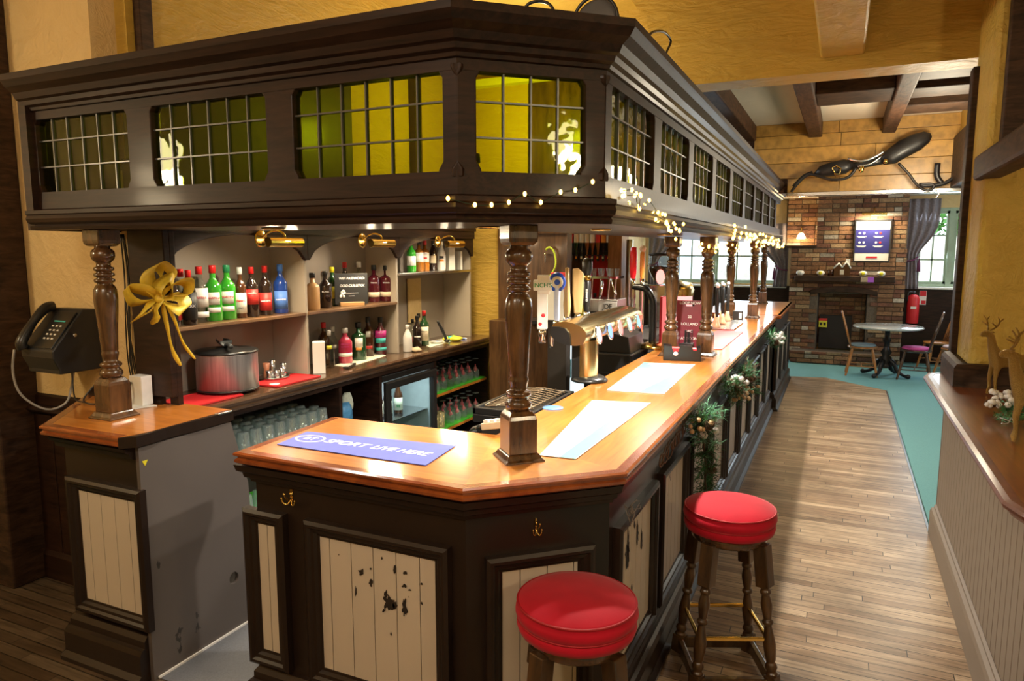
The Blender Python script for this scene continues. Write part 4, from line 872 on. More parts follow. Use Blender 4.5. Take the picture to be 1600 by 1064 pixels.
for k, pts in enumerate([[L_(0,0),L_(-.09,.05,.05),L_(-.16,.05,.02),L_(-.13,-.02,-.02),L_(0,0)],[L_(0,0),L_(.08,.07,.05),L_(.15,.07,.0),L_(.12,-.0,-.03),L_(0,0)],[L_(0,0),L_(-.05,.10,.04),L_(.0,.16,.02),L_(.05,.1,-.02),L_(0,0)],[L_(0,0),L_(-.08,-.05,.06),L_(-.11,-.09,.02),L_(-.05,-.05,-.03),L_(0,0)],[L_(0,0),L_(.06,-.04,.07),L_(.13,-.06,.03),L_(.10,-.0,.0),L_(0,0)],[L_(0,0),L_(.0,.05,.07),L_(.07,.10,.05),L_(.06,.02,.0),L_(0,0)]]): ribbon(pts, .085, 'ribbon_loop', k*.5)
ribbon([L_(0,0,.02),L_(-.02,-.06,.03),L_(-.03,-.12,.02)], .07, 'ribbon_tail'); ribbon([L_(0.01,0,.02),L_(.03,-.12,.03),L_(.05,-.25,.02),L_(.09,-.33,.03)], .028, 'ribbon_tail'); ribbon([L_(0.02,0,.02),L_(.07,-.10,.03),L_(.11,-.22,.03),L_(.17,-.30,.05)], .02, 'ribbon_tail')
MB(RB).ball(L_(0,0,.03), .022, 10).build('knot', t)
# pint glasses on the left shelf, wine glasses on the green matting
def pint_proto(loc, label, group):
    t = thing('pint_glass', label, 'glass', loc, 0, group); MB(M_gls).lathe([(.045,0),(.043,.002),(.032,.13),(.029,.14),(.001,.14),(.001,.137),(.03,.135),(.041,.003)],(0,0,0),14,cap=False).build('glass_wall', t, local=True); return t
M_gls = glass('bar_glassware', (.90,.96,.95), .03, 1.7)
_nt = M_gls.node_tree; _df = N(_nt, 'ShaderNodeBsdfDiffuse'); _df.inputs[0].default_value = (.7,.8,.8,1); _mx = N(_nt, 'ShaderNodeMixShader'); _mx.inputs[0].default_value = .10
_out = [n for n in _nt.nodes if n.type == 'OUTPUT_MATERIAL'][0]; _src = _out.inputs[0].links[0].from_socket; _nt.links.new(_src, _mx.inputs[1]); _nt.links.new(_df.outputs[0], _mx.inputs[2]); _nt.links.new(_mx.outputs[0], _out.inputs[0])
ORD = ['front', 'second', 'third', 'back']; NUM = ['first','second','third','fourth','fifth','sixth','seventh','eighth','ninth','tenth','eleventh','twelfth','thirteenth','fourteenth']
PGP = 'upturned pint glasses under the back counter'
first = None
for r_ in range(4):
    for c_ in range(11):
        loc = (-2.965-.088*r_, 2.56+.094*c_+(.03 if r_ % 2 else 0), .7205); lb = 'upturned clear pint glass, %s row, %s from the bar flap end' % (ORD[r_], NUM[c_])
        if first is None: first = pint_proto(loc, lb, PGP)
        else: dup(first, loc, lb)
for c_ in range(11):
    dup(first, (-2.965, 2.56+.094*c_, .3605), 'upturned pint glass on the lower green shelf, %s from the bar flap end' % NUM[c_], group='pint glasses on the lower left shelf')
RS = plain('red_stem_print', (.6,.05,.06), .4)
def wine(loc, label, group):
    t = thing('wine_glass', label, 'glass', loc, 0, group)
    MB(M_gls).lathe([(.030,0),(.033,.012),(.037,.05),(.03,.08),(.012,.10),(.004,.108)],(0,0,0),14,cap=False).build('glass_bowl', t, local=True)
    lab(MB(RS).lathe([(.006,.062),(.02,.078),(.012,.098),(.005,.105),(.004,.125)],(0,0,0),10).build('stem', t, local=True), 'red tinted lower bowl and stem')
    MB(M_gls).lathe([(.004,.17),(.028,.176),(.032,.179),(.001,.18)],(0,0,0),14,cap=False).build('glass_foot', t, local=True); return t
fw = None
for zz, nn, g in ((.7085,7,'stemmed glasses on the upper green shelf'), (.3935,7,'stemmed glasses on the lower green shelf')):
    for r_ in range(3):
        for c_ in range(nn):
            if zz < .5 and (c_ < 2): continue
            loc = (-2.96-.10*r_, 4.90+.115*c_+(.04 if r_ % 2 else 0), zz); lb = 'upturned red-stemmed glass on the %s green shelf, %s row, %s from the fridge' % ('upper' if zz > .5 else 'lower', ORD[r_], NUM[c_])
            if fw is None: fw = wine(loc, lb, g)
            else: dup(fw, loc, lb, group=g)
GG = chipped('gold_spotted_glass', (.25,.22,.10), (.75,.6,.25), .5, 60, 1)
for k in range(2): t = thing('tumbler', 'gold spotted tumbler at the %s of the lower green shelf' % ('left end' if k == 0 else 'left, second along'), 'glass', (-2.97,4.88+.1*k,.3935)); MB(GG).lathe([(.036,0),(.036,.13),(.033,.13),(.033,.003),(.001,.003)],(0,0,0),16,cap=False).build('glass_wall', t, local=True); MB(M_gls).lathe([(.001,.0005),(.036,.0005)],(0,0,0),16,cap=False).build('glass_base', t, local=True)
# crisp bags in the cubby
q = (-3.0,3.78,.681); t = thing('snack_bag', 'crumpled blue and white bag in the cubby left of the fridge', 'bag', q)
o = MB(plain('blue_foil_bag',(.10,.35,.75),.35,var=.5,scale=30)).ball((q[0],q[1],.76), .09, 14, (.5,.75,.9)).build('bag_body', t); d = o.modifiers.new('d','DISPLACE'); tx = bpy.data.textures.new('f2','CLOUDS'); tx.noise_scale = .04; d.texture = tx; d.strength = .04
o = MB(plain('pale_foil_bag',(.65,.72,.62),.4,var=.3,scale=40)).ball((q[0]-.02,q[1]+.05,.83), .07, 14, (.4,.8,1)).build('bag_top', t); d = o.modifiers.new('d','DISPLACE'); d.texture = tx; d.strength = .04
# fridge
t = thing('bottle_fridge', 'black under-counter fridge with a glass door and three bottles inside', 'fridge', (-3.1,4.42,.08))
GRY = plain('grey_fridge_liner',(.42,.47,.48),.5)
MB(GRY).box(-3.28,-3.26,4.08,4.77,.1,.94).box(-3.26,-2.93,4.08,4.10,.1,.94).box(-3.26,-2.93,4.75,4.77,.1,.94).box(-3.26,-2.93,4.08,4.77,.08,.10).build('liner', t)
MB(K_BLACK).box(-3.28,-2.9,4.075,4.775,.93,.975).build('fridge_top', t, .004)
s = MB(K_BLACK); s.M = facem((-2.895,4.08),(-2.895,4.77)); s.rframe(0,.69,.09,.93,[(0,0),(0,.02),(.01,.028),(.055,.028),(.06,.01),(.06,0)]); dr = s.build('door_frame', t)
MB(glass('fridge_glass',(.85,.93,.92),.01,1.3)).box(-2.895,-2.89,4.13,4.72,.14,.88).build('door_glass', t)
MB(M_steel).box(-3.25,-2.95,4.10,4.75,.60,.606).build('wire_shelf', t)
BL = plain('pale_beer_label',(.62,.62,.48),.5,var=.15,scale=60)
for px, y in ((0,4.24),(1,4.36),(2,4.50)):
    bottle('cider_bottle', ['brown cider bottle at the left inside the glass-doored fridge','brown cider bottle in the middle inside the fridge','brown cider bottle at the right inside the fridge'][px], (-3.06,y,.607), .036, .24, G_BROWN, K_BLACK, [(BL,.12,.52,1.2)], 'beer', (('98',.25,.03,INKG),), 'cider bottles in the fridge', .05)
lamp('AREA','fridge_light',(-2.99,4.42,.92),2.0,(.85,.95,1),.4,(0,0,pi/2),sy=.06)
# telephone
ph = thing('wall_telephone', 'black payphone mounted on the yellow wall over the short worktop', 'telephone', (-3.6,2.3,1.3))
pm = Matrix(((1,0,0,0),(0,1,0,0),(0,0,1,0),(0,0,0,1)))
BK = plain('black_phone_case',(.012,.013,.015),.4,var=.15,scale=60,bump=.03)
s = MB(BK); s.M = T(-3.60,0,0) @ Matrix(((0,0,1,0),(1,0,0,0),(0,1,0,0),(0,0,0,1)))
s.prism([(2.415,1.25),(2.415,1.56),(2.33,1.565),(2.16,1.37),(2.16,1.335),(2.19,1.27),(2.19,1.25)], -.13,.12); s.build('phone_case', ph, .006)
pM = T(-3.60,2.25,1.468) @ R(radians(50),'X') 
s = MB(K_BLACK); s.M = pM; s.box(-.04,.105,-.12,.10,.002,.012); fc = s.build('face_plate', ph, .003)
kb = MB(L_WHITE); kb.M = pM
for i in range(4):
    for j in range(3): kb.box(.0+j*.03,.012+j*.03,-.07+i*.025,-.062+i*.025,.012,.016)
kb.build('keypad', fc); kb = MB(L_TEAL); kb.M = pM; kb.box(-.01,.075,.035,.042,.012,.014); kb.build('display_strip', fc)
s = MB(K_BLACK); s.M = pM; s.tube([(-.09,-.135,.02),(-.09,-.11,.045),(-.09,0,.055),(-.09,.09,.045),(-.09,.12,.02)],[.028,.026,.02,.026,.028],12); s.build('handset', ph)
MB(M_steel).lathe([(.001,0),(.009,0),(.009,.004),(.001,.004)],(-3.468,2.27,1.44),12,R(pi/2,'Y')).lathe([(.001,0),(.009,0),(.009,.004),(.001,.004)],(-3.70,2.19,1.285),12,R(pi/2,'X')).build('lock', ph)
CBL = plain('grey_phone_cord',(.35,.33,.30),.4)
MB(CBL).tube([(-3.715,2.12,1.37),(-3.76,2.13,1.25),(-3.76,2.16,1.13),(-3.72,2.25,1.04),(-3.68,2.33,1.06),(-3.665,2.36,1.15),(-3.66,2.38,1.26)],.006,8).build('cord', ph)
tag(MB(K_BLACK).tube([(-3.56,2.3,1.25),(-3.53,2.28,1.17),(-3.47,2.25,1.115),(-3.40,2.25,1.108)],.004,6).build('power_cable'),'short black cable hanging under the telephone onto the worktop','cable')
tag(MB(K_BLACK).tube([(-3.37,2.36,1.26),(-3.40,2.30,1.18),(-3.41,2.25,1.12),(-3.34,2.24,1.106),(-3.28,2.28,1.108)],.004,6).build('power_cable'),'black cable looping to the left of the short worktop post foot','cable')
for k in range(5):
    x = -3.265+.012*k; g = random.Random(k)
    tag(MB(K_BLACK).tube([(x,2.405-.004*k,1.94),(x+g.uniform(-.01,.01),2.41,1.75),(x+g.uniform(-.02,.02),2.395,1.5),(x+g.uniform(-.01,.02),2.40,1.3),(x+.03,2.40,1.16)],.0035,6).build('power_cable'),'black cable beside the shelving end panel, %s from the wall telephone' % NUM[k],'cable','cables beside the shelving end panel')
t = thing('plug_adapter','white plug adapter box standing on the worktop by the cables','adapter',(-3.11,2.36,1.105),0); MB(K_WHITE).box(-3.16,-3.07,2.32,2.38,1.105,1.25).build('adapter_case',t,.004); MB(K_BLACK).tube([(-3.14,2.315,1.22),(-3.15,2.29,1.16),(-3.19,2.28,1.125)],.006,8).build('adapter_lead',t)
tag(MB(L_WHITE).prism([(-3.22,2.20),(-3.08,2.19),(-3.02,2.36),(-3.2,2.36)],1.1015,1.106).build('folded_paper'),'folded white papers lying behind the left post foot','paper')
# ================================================================ on and behind the long bar
BLM = plain('blue_bar_runner', (.10,.13,.52), .6, var=.15, scale=12)
def runner(pts, z, label, mat, edge=L_WHITE):
    q = [P(x, y, 2, z) for x, y in pts]; c = sum(q, Vector())/len(q); t = thing('bar_runner', label, 'bar runner', (c.x, c.y, z))
    MB(mat).prism([(v.x, v.y) for v in q], z, z+.003).build('runner_cloth', t)
    return t, q
t, q = runner([(433,695),(665,728),(712,697),(480,675)], 1.1015, 'blue bar runner with white lettering on the short end of the bar', BLM)
Mt = T(*(sum(q, Vector())/4+Vector((0.06,-.0,.0036)))) @ R(math.atan2((q[1]-q[0]).y, (q[1]-q[0]).x), 'Z')
text('SPORT', .066, Mt @ T(-.145,0,0), INKW, t, shear=.25); text('LIVE HERE', .063, Mt @ T(.105,0,0) @ Matrix.Diagonal((.9,1,1,1)), INKW, t, shear=.25)
lg = MB(INKW); c = Mt @ Vector((-.32,0,0)); ring = []
for r0, r1, z in ((.050,.059,0),):
    vs = []; n = 36
    for k in range(n): a = 2*pi*k/n; vs += [(c.x+r0*1.15*cos(a), c.y+r0*.85*sin(a), c.z), (c.x+r1*1.15*cos(a), c.y+r1*.85*sin(a), c.z)]
    lg.add(vs, [(2*k, 2*k+1, (2*k+3) % (2*n), (2*k+2) % (2*n)) for k in range(n)])
lg.build('logo_ring', t); text('BT', .05, Mt @ T(-.32,0,0), INKW, t, 'logo_letters')
CY = chipped('teal_and_white_runner', (.58,.66,.66), (.16,.47,.46), .50, 3.2, 4.0, .04)
TEA = plain('teal_band', (.10,.36,.38), .5, var=.1)
t, q = runner([(843,712),(900,718),(1017,630),(925,626)], 1.1015, 'white and teal bar runner nearest the corner post', CY)
t2, q2 = runner([(948,610),(1038,616),(1086,570),(1006,567)], 1.1015, 'teal and white bar runner in front of the napkin holder', CY)
for tt, Q in ((t, q), (t2, q2)):
    m = MB(TEA); a, b_, c_, d_ = Q; m.prism([((a.lerp(b_,.55)).x,(a.lerp(b_,.55)).y), (b_.x-.004,b_.y+.003), (c_.x-.004,c_.y-.003), (c_.lerp(d_,.15).x, c_.lerp(d_,.15).y-.003), ((b_.lerp(c_,.5)).x-.07, (b_.lerp(c_,.5)).y)], 1.1046, 1.1049); m.build('teal_band', tt)
t = thing('bar_mat', 'red bar mat beyond the second pair of posts', 'bar mat', (-.92,6.2,1.101)); MB(MATR).box(-1.04,-.80,5.55,6.85,1.101,1.106).build('mat_surface', t); MB(L_WHITE).box(-1.03,-.81,5.56,5.60,1.1062,1.1066).build('mat_stripe', t)
# coaster and marks
q = P(849,640,2,1.101); t = thing('coaster', 'pale blue round coaster tucked behind the nearest post', 'coaster', (q.x+.03,q.y+.05,1.101)); MB(L_BLUE).lathe([(.001,0),(.05,0),(.05,.003),(.001,.003)],(0,0,0),28).build('coaster_card', t, local=True)
t = thing('drip_ring', 'thin pale ring let into the worktop behind the corner post', 'grommet', (*P(858,640,2,1.101).to_2d(), 1.1012)) if False else None
# soda gun with its hose
t = thing('soda_gun', 'soda gun with a ribbed silver hose in its holder behind the nearest post', 'soda gun', (-1.36,2.62,1.08))
MB(M_steel).tube([(-1.46,2.78,.85),(-1.48,2.72,.98),(-1.44,2.68,1.07),(-1.38,2.64,1.105)], .013, 10).build('hose', t)
MB(K_BLACK).tube([(-1.385,2.645,1.10),(-1.35,2.63,1.118)], .016, 10).build('hose_collar', t)
g = MB(plain('ivory_plastic',(.55,.50,.36),.35)); g.obox(T(-1.285,2.60,1.135) @ R(radians(-18),'Z') @ R(radians(-14),'Y'), .14,.036,.030); g.build('gun_body', t, .004)
g = MB(K_WHITE); 
for k in range(3): g.obox(T(-1.325+.035*k,2.612-.010*k,1.1465+.008*k) @ R(radians(-18),'Z') @ R(radians(-14),'Y'), .026,.030,.014)
g.build('gun_buttons', t, .002)
# brass T fount
SHF = plain('brushed_gold',(.62,.50,.26),.22,metal=1,var=.06)
t = thing('beer_fount', 'brass T-shaped beer fount with round lit badges standing on the bar', 'beer fount', (-1.33,3.92,1.1))
MB(K_BLACK).lathe([(.001,0),(.105,0),(.11,.008),(.095,.022),(.075,.032),(.001,.032)],(-1.31,3.90,1.101),36).build('base_flange', t)
c = MB(SHF); n = 16; vs = []
for z in (1.13,1.345):
    for k in range(n+1): a = -pi/2-.25+(pi+.5)*k/n; vs.append((-1.33+.075*cos(a)*.9, 3.90+.075*sin(a), z))
c.add(vs, [(k,k+1,n+2+k,n+1+k) for k in range(n)], True); c.build('brass_column', t)
MB(K_BLACK).prism([(-1.335,3.83),(-1.335,3.97),(-1.40,3.96),(-1.42,3.90),(-1.40,3.84)],1.10,1.35).build('column_back', t, .006)
def loft(prof, y0, y1, mat, name, par):
    m = MB(mat); m.M = Matrix(((1,0,0,0),(0,0,1,0),(0,1,0,0),(0,0,0,1))); m.prism(prof, y0, y1); return m.build(name, par, .004)
def oval(a0, a1, n, k=1.0, c=(-1.385,1.392)):
    r = []
    for i in range(n+1):
        a = a0+(a1-a0)*i/n; x = .108*k*math.copysign(abs(cos(a))**.85, cos(a)); z = .064*k*math.copysign(abs(sin(a))**.8, sin(a)); r.append((c[0]+x*.98+z*.17, c[1]+z-x*.17))
    return r
loft(oval(0, 2*pi*35/36, 35), 3.74, 4.98, SHF, 'brass_head', t)
ia = oval(radians(165), radians(282), 14, .97); ib = [(ia[-1][0]+(ia[0][0]-ia[-1][0])*u+.035*sin(pi*u), ia[-1][1]+(ia[0][1]-ia[-1][1])*u+.035*sin(pi*u)) for u in (.2,.4,.6,.8)]
loft(ia+ib, 3.728, 3.742, K_BLACK, 'black_end_inlay', t)
LENS = [emitter('lit_badge_white',(1,.98,.94),2.2), emitter('lit_badge_blue',(.25,.4,.95),1.6), emitter('lit_badge_red',(.95,.3,.25),1.6), emitter('lit_badge_green',(.4,.85,.6),1.5), emitter('lit_badge_cyan',(.35,.7,.8),1.2)]
for k in range(5):
    y = 3.92+.22*k
    bz = MB(M_chrome); Mq = T(-1.272,y,1.37) @ R(radians(78),'Y'); bz.lathe([(.044,0),(.055,.004),(.055,.012),(.044,.012)],(0,0,0),24,Mq @ Matrix.Diagonal((1,.9,1,1)),cap=False); bb = bz.build('badge_rim', t)
    bz = MB(LENS[0] if k in (0,) else LENS[k]); bz.lathe([(.001,.010),(.044,.010),(.044,.002),(.001,.002)],(0,0,0),24,Mq @ Matrix.Diagonal((1,.9,1,1))); lab(bz.build('badge_lens', bb), ['glowing white badge','blue and white badge','pink-red badge','green badge','pale cyan badge'][k])
    MB(M_chrome).tube([(-1.49,y,1.37),(-1.54,y,1.375),(-1.555,y,1.35),(-1.56,y,1.28)], .011, 10).build('tap_spout', t)
# tap handles on the working side
def tap(px, x, lbl, kind, z0=1.40):
    ang = YAW-math.atan((px-800)/1115.3); y = -x/math.tan(ang)
    t = thing('tap_handle', lbl, 'tap handle', (x,y,z0), math.atan2(-y,-x)+pi/2, None)
    MB(M_chrome).lathe([(.001,0),(.02,0),(.022,.01),(.018,.03),(.024,.05),(.022,.07),(.015,.08),(.001,.08)],(0,0,-.01),16).build('tap_collar', t, local=True)
    w = .068
    if kind == 'card':
        lab(MB(L_WHITE).box(-.030,.030,-.012,.012,.07,.31).box(-.03,.042,-.014,.014,.27,.38).build('handle_body', t, .006, local=True), 'white card-like handle with cider branding')
        MB(L_WHITE).box(-.052,.052,-.016,.016,.292,.352).build('name_plate', t, .006, local=True); text("INCH'S", .034, T(0,-.0175,.322) @ R(pi/2,'X'), INKG, t, local=True)
        a = MB(INKR); a.ball((.005,-.012,.15),.012,8,(1,.3,1)).ball((-.012,-.012,.10),.011,8,(1,.3,1)); a.build('printed_apple', t, local=True)
    elif kind == 'blue':
        MB(plain('pale_blue_plastic',(.55,.60,.78),.3)).lathe([(.015,.07),(.018,.1),(.019,.24),(.022,.28)],(0,0,0),16).build('handle_body', t, local=True)
        MB(plain('royal_blue_plastic',(.03,.09,.55),.25)).lathe([(.001,-.016),(.045,-.016),(.052,0),(.045,.016),(.001,.016)],(0,0,.30),24,R(pi/2,'X') @ Matrix.Diagonal((1,1.15,1,1))).build('round_badge', t, local=True)
        MB(L_CREAM).lathe([(.018,.0165),(.036,.0165),(.036,.02),(.018,.02)],(0,0,.30),20,R(pi/2,'X'),cap=False).build('badge_ring', t, local=True)
    elif kind == 'thin':
        MB(M_pale).lathe([(.014,.07),(.020,.09),(.024,.14),(.018,.22),(.014,.30),(.013,.37),(.001,.375)],(0,0,0),14).build('handle_body', t, local=True)
    elif kind == 'paddle':
        m = MB(M_pale); m.M = Matrix(((1,0,0,0),(0,0,1,0),(0,1,0,0),(0,0,0,1))); m.prism([(-.026,.07),(.026,.07),(.034,.20),(.036,.33),(.0,.365),(-.036,.36),(-.036,.2)],-.012,.012); m.build('handle_body', t, .006, local=True)
    else:
        MB(K_BLACK).lathe([(.018,.07),(.022,.09),(.024,.27),(.02,.28),(.001,.28)],(0,0,0),18).build('handle_body', t, local=True)
        MB(M_brass).lathe([(.023,.28),(.026,.285),(.026,.31),(.023,.315)],(0,0,0),18).build('gold_band', t, local=True)
        MB(K_BLACK).lathe([(.024,.31),(.034,.35),(.034,.40),(.026,.425),(.001,.43)],(0,0,0),18).build('handle_top', t, local=True)
        text('GUINNESS', .018, T(-.0,-.0255,.18) @ R(pi/2,'X') @ R(pi/2,'Z'), INKW, t, local=True)
    return t
M_pale = wood('pale_beech', (.52,.33,.13), (.68,.46,.22), (8,8,1), .35, .4, 3, .02)
tap(848,-1.548,'white cider tap handle with green and red print behind the nearest post','card',1.34)
tap(871,-1.548,'blue and silver tap handle with a round badge','blue',1.37)
tap(887,-1.548,'slim pale wooden tap handle between the blue one and the wooden paddle','thin',1.38)
tap(904,-1.548,'wide pale wooden paddle tap handle','paddle',1.38)
tap(918,-1.548,'black tap handle with a gold band and bulbous top','black',1.38)
# drip tray and caddies behind the counter
t = thing('bottle_sink_tray', 'black draining tray with wire mats behind the bar by the corner post', 'tray', (-1.5,3.3,.9))
MB(K_BLACK).box(-1.66,-1.33,3.1,3.7,1.0,1.04).box(-1.66,-1.64,3.1,3.7,1.04,1.075).box(-1.35,-1.33,3.1,3.7,1.04,1.075).box(-1.66,-1.33,3.1,3.12,1.04,1.075).box(-1.66,-1.33,3.68,3.7,1.04,1.075).build('tray_box', t, .004)
w = MB(plain('bronze_wire',(.25,.18,.11),.35,metal=.6))
for k in range(12): w.tube([(-1.62,3.16+.045*k,1.07),(-1.5,3.16+.045*k,1.085),(-1.37,3.16+.045*k,1.07)],.004,5)
for k in range(5): w.tube([(-1.61+.06*k,3.14,1.082),(-1.61+.06*k,3.67,1.082)],.003,5)
w.build('wire_grid', t); MB(M_shadow).box(-1.62,-1.34,3.12,3.68,.02,1.0).build('tray_cabinet', t)
# till and card stand in front of the second post pair
t = thing('till', 'black till with angled keyboard behind the bar next to the fount', 'till', (-1.62,5.2,1.0))
MB(K_BLACK).box(-1.75,-1.36,5.0,5.5,.95,1.10).build('till_base', t, .01)
s = MB(K_BLACK); s.M = Matrix(((1,0,0,0),(0,0,1,0),(0,1,0,0),(0,0,0,1))); s.prism([(-1.74,1.10),(-1.38,1.10),(-1.40,1.22),(-1.66,1.28)],5.05,5.45); s.build('till_top', t, .006)
s = MB(GR)
for i in range(6):
    for j in range(8): s.box(-1.70+.05*i,-1.665+.05*i,5.08+.045*j,5.115+.045*j,1.26-.012*i,1.275-.012*i)
s.build('till_keys', t)
MB(M_shadow).box(-1.47,-1.36,3.75,8.6,.02,.90).build('underbar_cabinet', None)
bpy.data.objects['underbar_cabinet']['label'] = 'dark underbar cabinets along the working side of the long bar'; bpy.data.objects['underbar_cabinet']['category'] = 'cabinet'
# second font, red pillar with brass hood
t = thing('beer_fount', 'tall red and silver beer fount with a glowing pillar behind the second post pair', 'beer fount', (-1.22,5.55,1.1))
MB(M_brass).lathe([(.001,0),(.10,0),(.12,.006),(.09,.03),(.06,.045),(.001,.045)],(-1.30,5.42,1.101),28).build('brass_foot', t)
PKG = emitter('glowing_pink_pillar',(1,.36,.33),1.4)
MB(PKG).lathe([(.10,.0),(.10,.40),(.001,.40)],(-1.16,5.66,1.101),28).build('lit_pillar', t)
MB(M_red_metal := plain('red_chrome',(.45,.03,.04),.15,metal=.6)).box(-1.27,-1.25,5.46,5.6,1.12,1.50).build('red_side_panel', t, .004)
MB(SHF).lathe([(.108,.0),(.112,.05),(.09,.10),(.001,.12)],(-1.16,5.66,1.5),28).build('brass_hood', t)
MB(plain('black_iron',(.02,.02,.02),.25,metal=.5)).tube([(-1.31,5.42,1.13),(-1.31,5.42,1.35),(-1.315,5.42,1.47),(-1.36,5.42,1.55),(-1.42,5.44,1.57),(-1.48,5.45,1.57)],[.03,.026,.026,.027,.026,.024],14).build('black_swan_pipe', t)
MB(M_chrome).tube([(-1.48,5.45,1.62),(-1.48,5.45,1.50),(-1.48,5.45,1.40)],[.016,.02,.01],12).build('tap_spout', t)
t = thing('tap_handle','bright red tap handle standing up in front of the window','tap handle',(-1.66,6.1,1.55)); MB(plain('bright_red_handle',(.75,.01,.02),.25,coat=.5)).lathe([(.02,.06),(.03,.12),(.032,.26),(.026,.33),(.001,.335)],(0,0,0),18).build('handle_body',t,local=True); MB(M_chrome).lathe([(.02,-.16),(.03,-.1),(.02,0),(.026,.06),(.001,.06)],(0,0,0),16).build('tap_collar',t,local=True); MB(M_chrome).lathe([(.03,-.45),(.03,-.16)],(0,0,0),16).build('column',t,local=True)
t = thing('tap_handle','orange and pale tap handle just right of the red one','tap handle',(-1.58,6.1,1.55)); MB(plain('orange_handle',(.75,.28,.05),.3)).lathe([(.016,.06),(.02,.12),(.022,.26),(.018,.29),(.001,.295)],(0,0,0),18).build('handle_body',t,local=True); MB(L_CREAM).ball((0,0,.32),.03,12).build('handle_ball',t,local=True); MB(M_chrome).lathe([(.02,-.45),(.024,-.1),(.018,0),(.02,.06),(.001,.06)],(0,0,0),16).build('tap_collar',t,local=True)
tag(MB(M_shadow).box(-1.78,-1.48,5.95,7.05,.02,1.10).build('service_counter'), 'dark service counter carrying the red tap and the coffee grinder', 'counter')
t = thing('coffee_grinder','coffee grinder with a glass hopper of beans and a lit oval logo','coffee grinder',(-1.62,6.9,1.1))
MB(M_chrome).box(-1.70,-1.54,6.83,6.97,1.10,1.52).build('grinder_body',t,.01); MB(G_CLEAR).lathe([(.05,1.56),(.10,1.66),(.10,1.80)],(-1.62,6.9,0),24,cap=False).build('hopper',t); MB(G_BROWN).lathe([(.045,1.56),(.095,1.66),(.095,1.70),(.001,1.70)],(-1.62,6.9,0),24).build('coffee_beans',t); MB(K_BLACK).lathe([(.001,1.80),(.105,1.80),(.105,1.82),(.001,1.83)],(-1.62,6.9,0),24).build('hopper_lid',t)
MB(LENS[2]).lathe([(.001,0),(.055,0),(.055,.008),(.001,.008)],(-1.585,6.815,1.60),24,R(pi/2,'X') @ Matrix.Diagonal((.75,1.3,1,1))).build('lit_logo',t)
# napkin holder, straws, menu board
q0 = (-1.09,4.84); q1 = (-.845,4.90)
t = thing('napkin_holder', 'black bar caddy holding red napkins in front of the second post pair', 'napkin holder', (-.97,4.9,1.101))
s = MB(K_BLACK); s.M = facem(q0, q1); 
s.prism([(0,0),(.252,0),(.252,.12),(0,.12)],1.101,1.106)
for yy in (0,.116): 
    sv = s.M; s.M = sv @ T(0,yy,0) @ Matrix(((1,0,0,0),(0,0,1,0),(0,1,0,0),(0,0,0,1))); s.prism([(0,1.104),(.252,1.104),(.252,1.19),(.235,1.195),(.225,1.175),(.20,1.175),(.19,1.205),(.11,1.21),(.10,1.165),(.065,1.165),(.055,1.2),(0,1.205)],0,.004); s.M = sv
s.box(0,.004,0,.12,1.104,1.2); s.box(.248,.252,0,.12,1.104,1.2); s.box(.124,.128,0,.12,1.104,1.19); s.build('holder_body', t)
NP = MB(MATR); NP.M = facem(q0, q1); NP.box(.02,.11,.02,.10,1.108,1.185).box(.14,.225,.02,.10,1.108,1.182); lab(NP.build('napkins', t), 'red paper napkins')
s = MB(INKW); s.M = facem(q0, q1) @ T(.082,-.0015,1.15) @ R(pi/2,'X'); s.ball((0,0,0),.014,8,(1.2,1,.1)).build('printed_mark', t)
t = thing('straw_holder', 'black pot of black drinking straws beside the menu board', 'straw holder', (-.965,5.08,1.101))
MB(K_BLACK).box(-1.01,-.935,5.06,5.13,1.101,1.20).build('pot', t, .003)
for k in range(14): g = random.Random(k); x = -1.0+.012*(k % 6)*.95; y = 5.07+.02*(k//6); MB(K_BLACK).cyl((x,y,1.15),(x+g.uniform(-.01,.01),y+g.uniform(-.01,.02),1.285+g.uniform(-.01,.01)),.003,6).build('straw', t)
MAR = plain('maroon_board',(.20,.015,.035),.3,coat=.4)
t = thing('menu_board', 'maroon clipboard menu with white handwriting leaning behind the straw holder', 'menu', (-1.06,5.42,1.1))
mm = T(-1.03,5.42,1.10) @ R(radians(8),'Z') @ R(radians(-6),'X'); s = MB(MAR); s.M = mm @ Matrix(((1,0,0,0),(0,0,1,0),(0,1,0,0),(0,0,0,1)))
hl = [(-.03,.335),(.03,.335),(.03,.35),(-.03,.35)]; s.prism([[(-.10,0),(.10,0),(.10,.38),(-.10,.38)],hl],0,.006); s.build('board', t, .002)
for k, w in enumerate(('LOOP NOW','22','LOLLAND','HIC','AT SOON','TO')): text(w, .028, mm @ T(-.0,-.003,.36-.055*k-(.05 if k else 0)) @ R(pi/2,'X'), INKW, t, 'chalk_lettering')
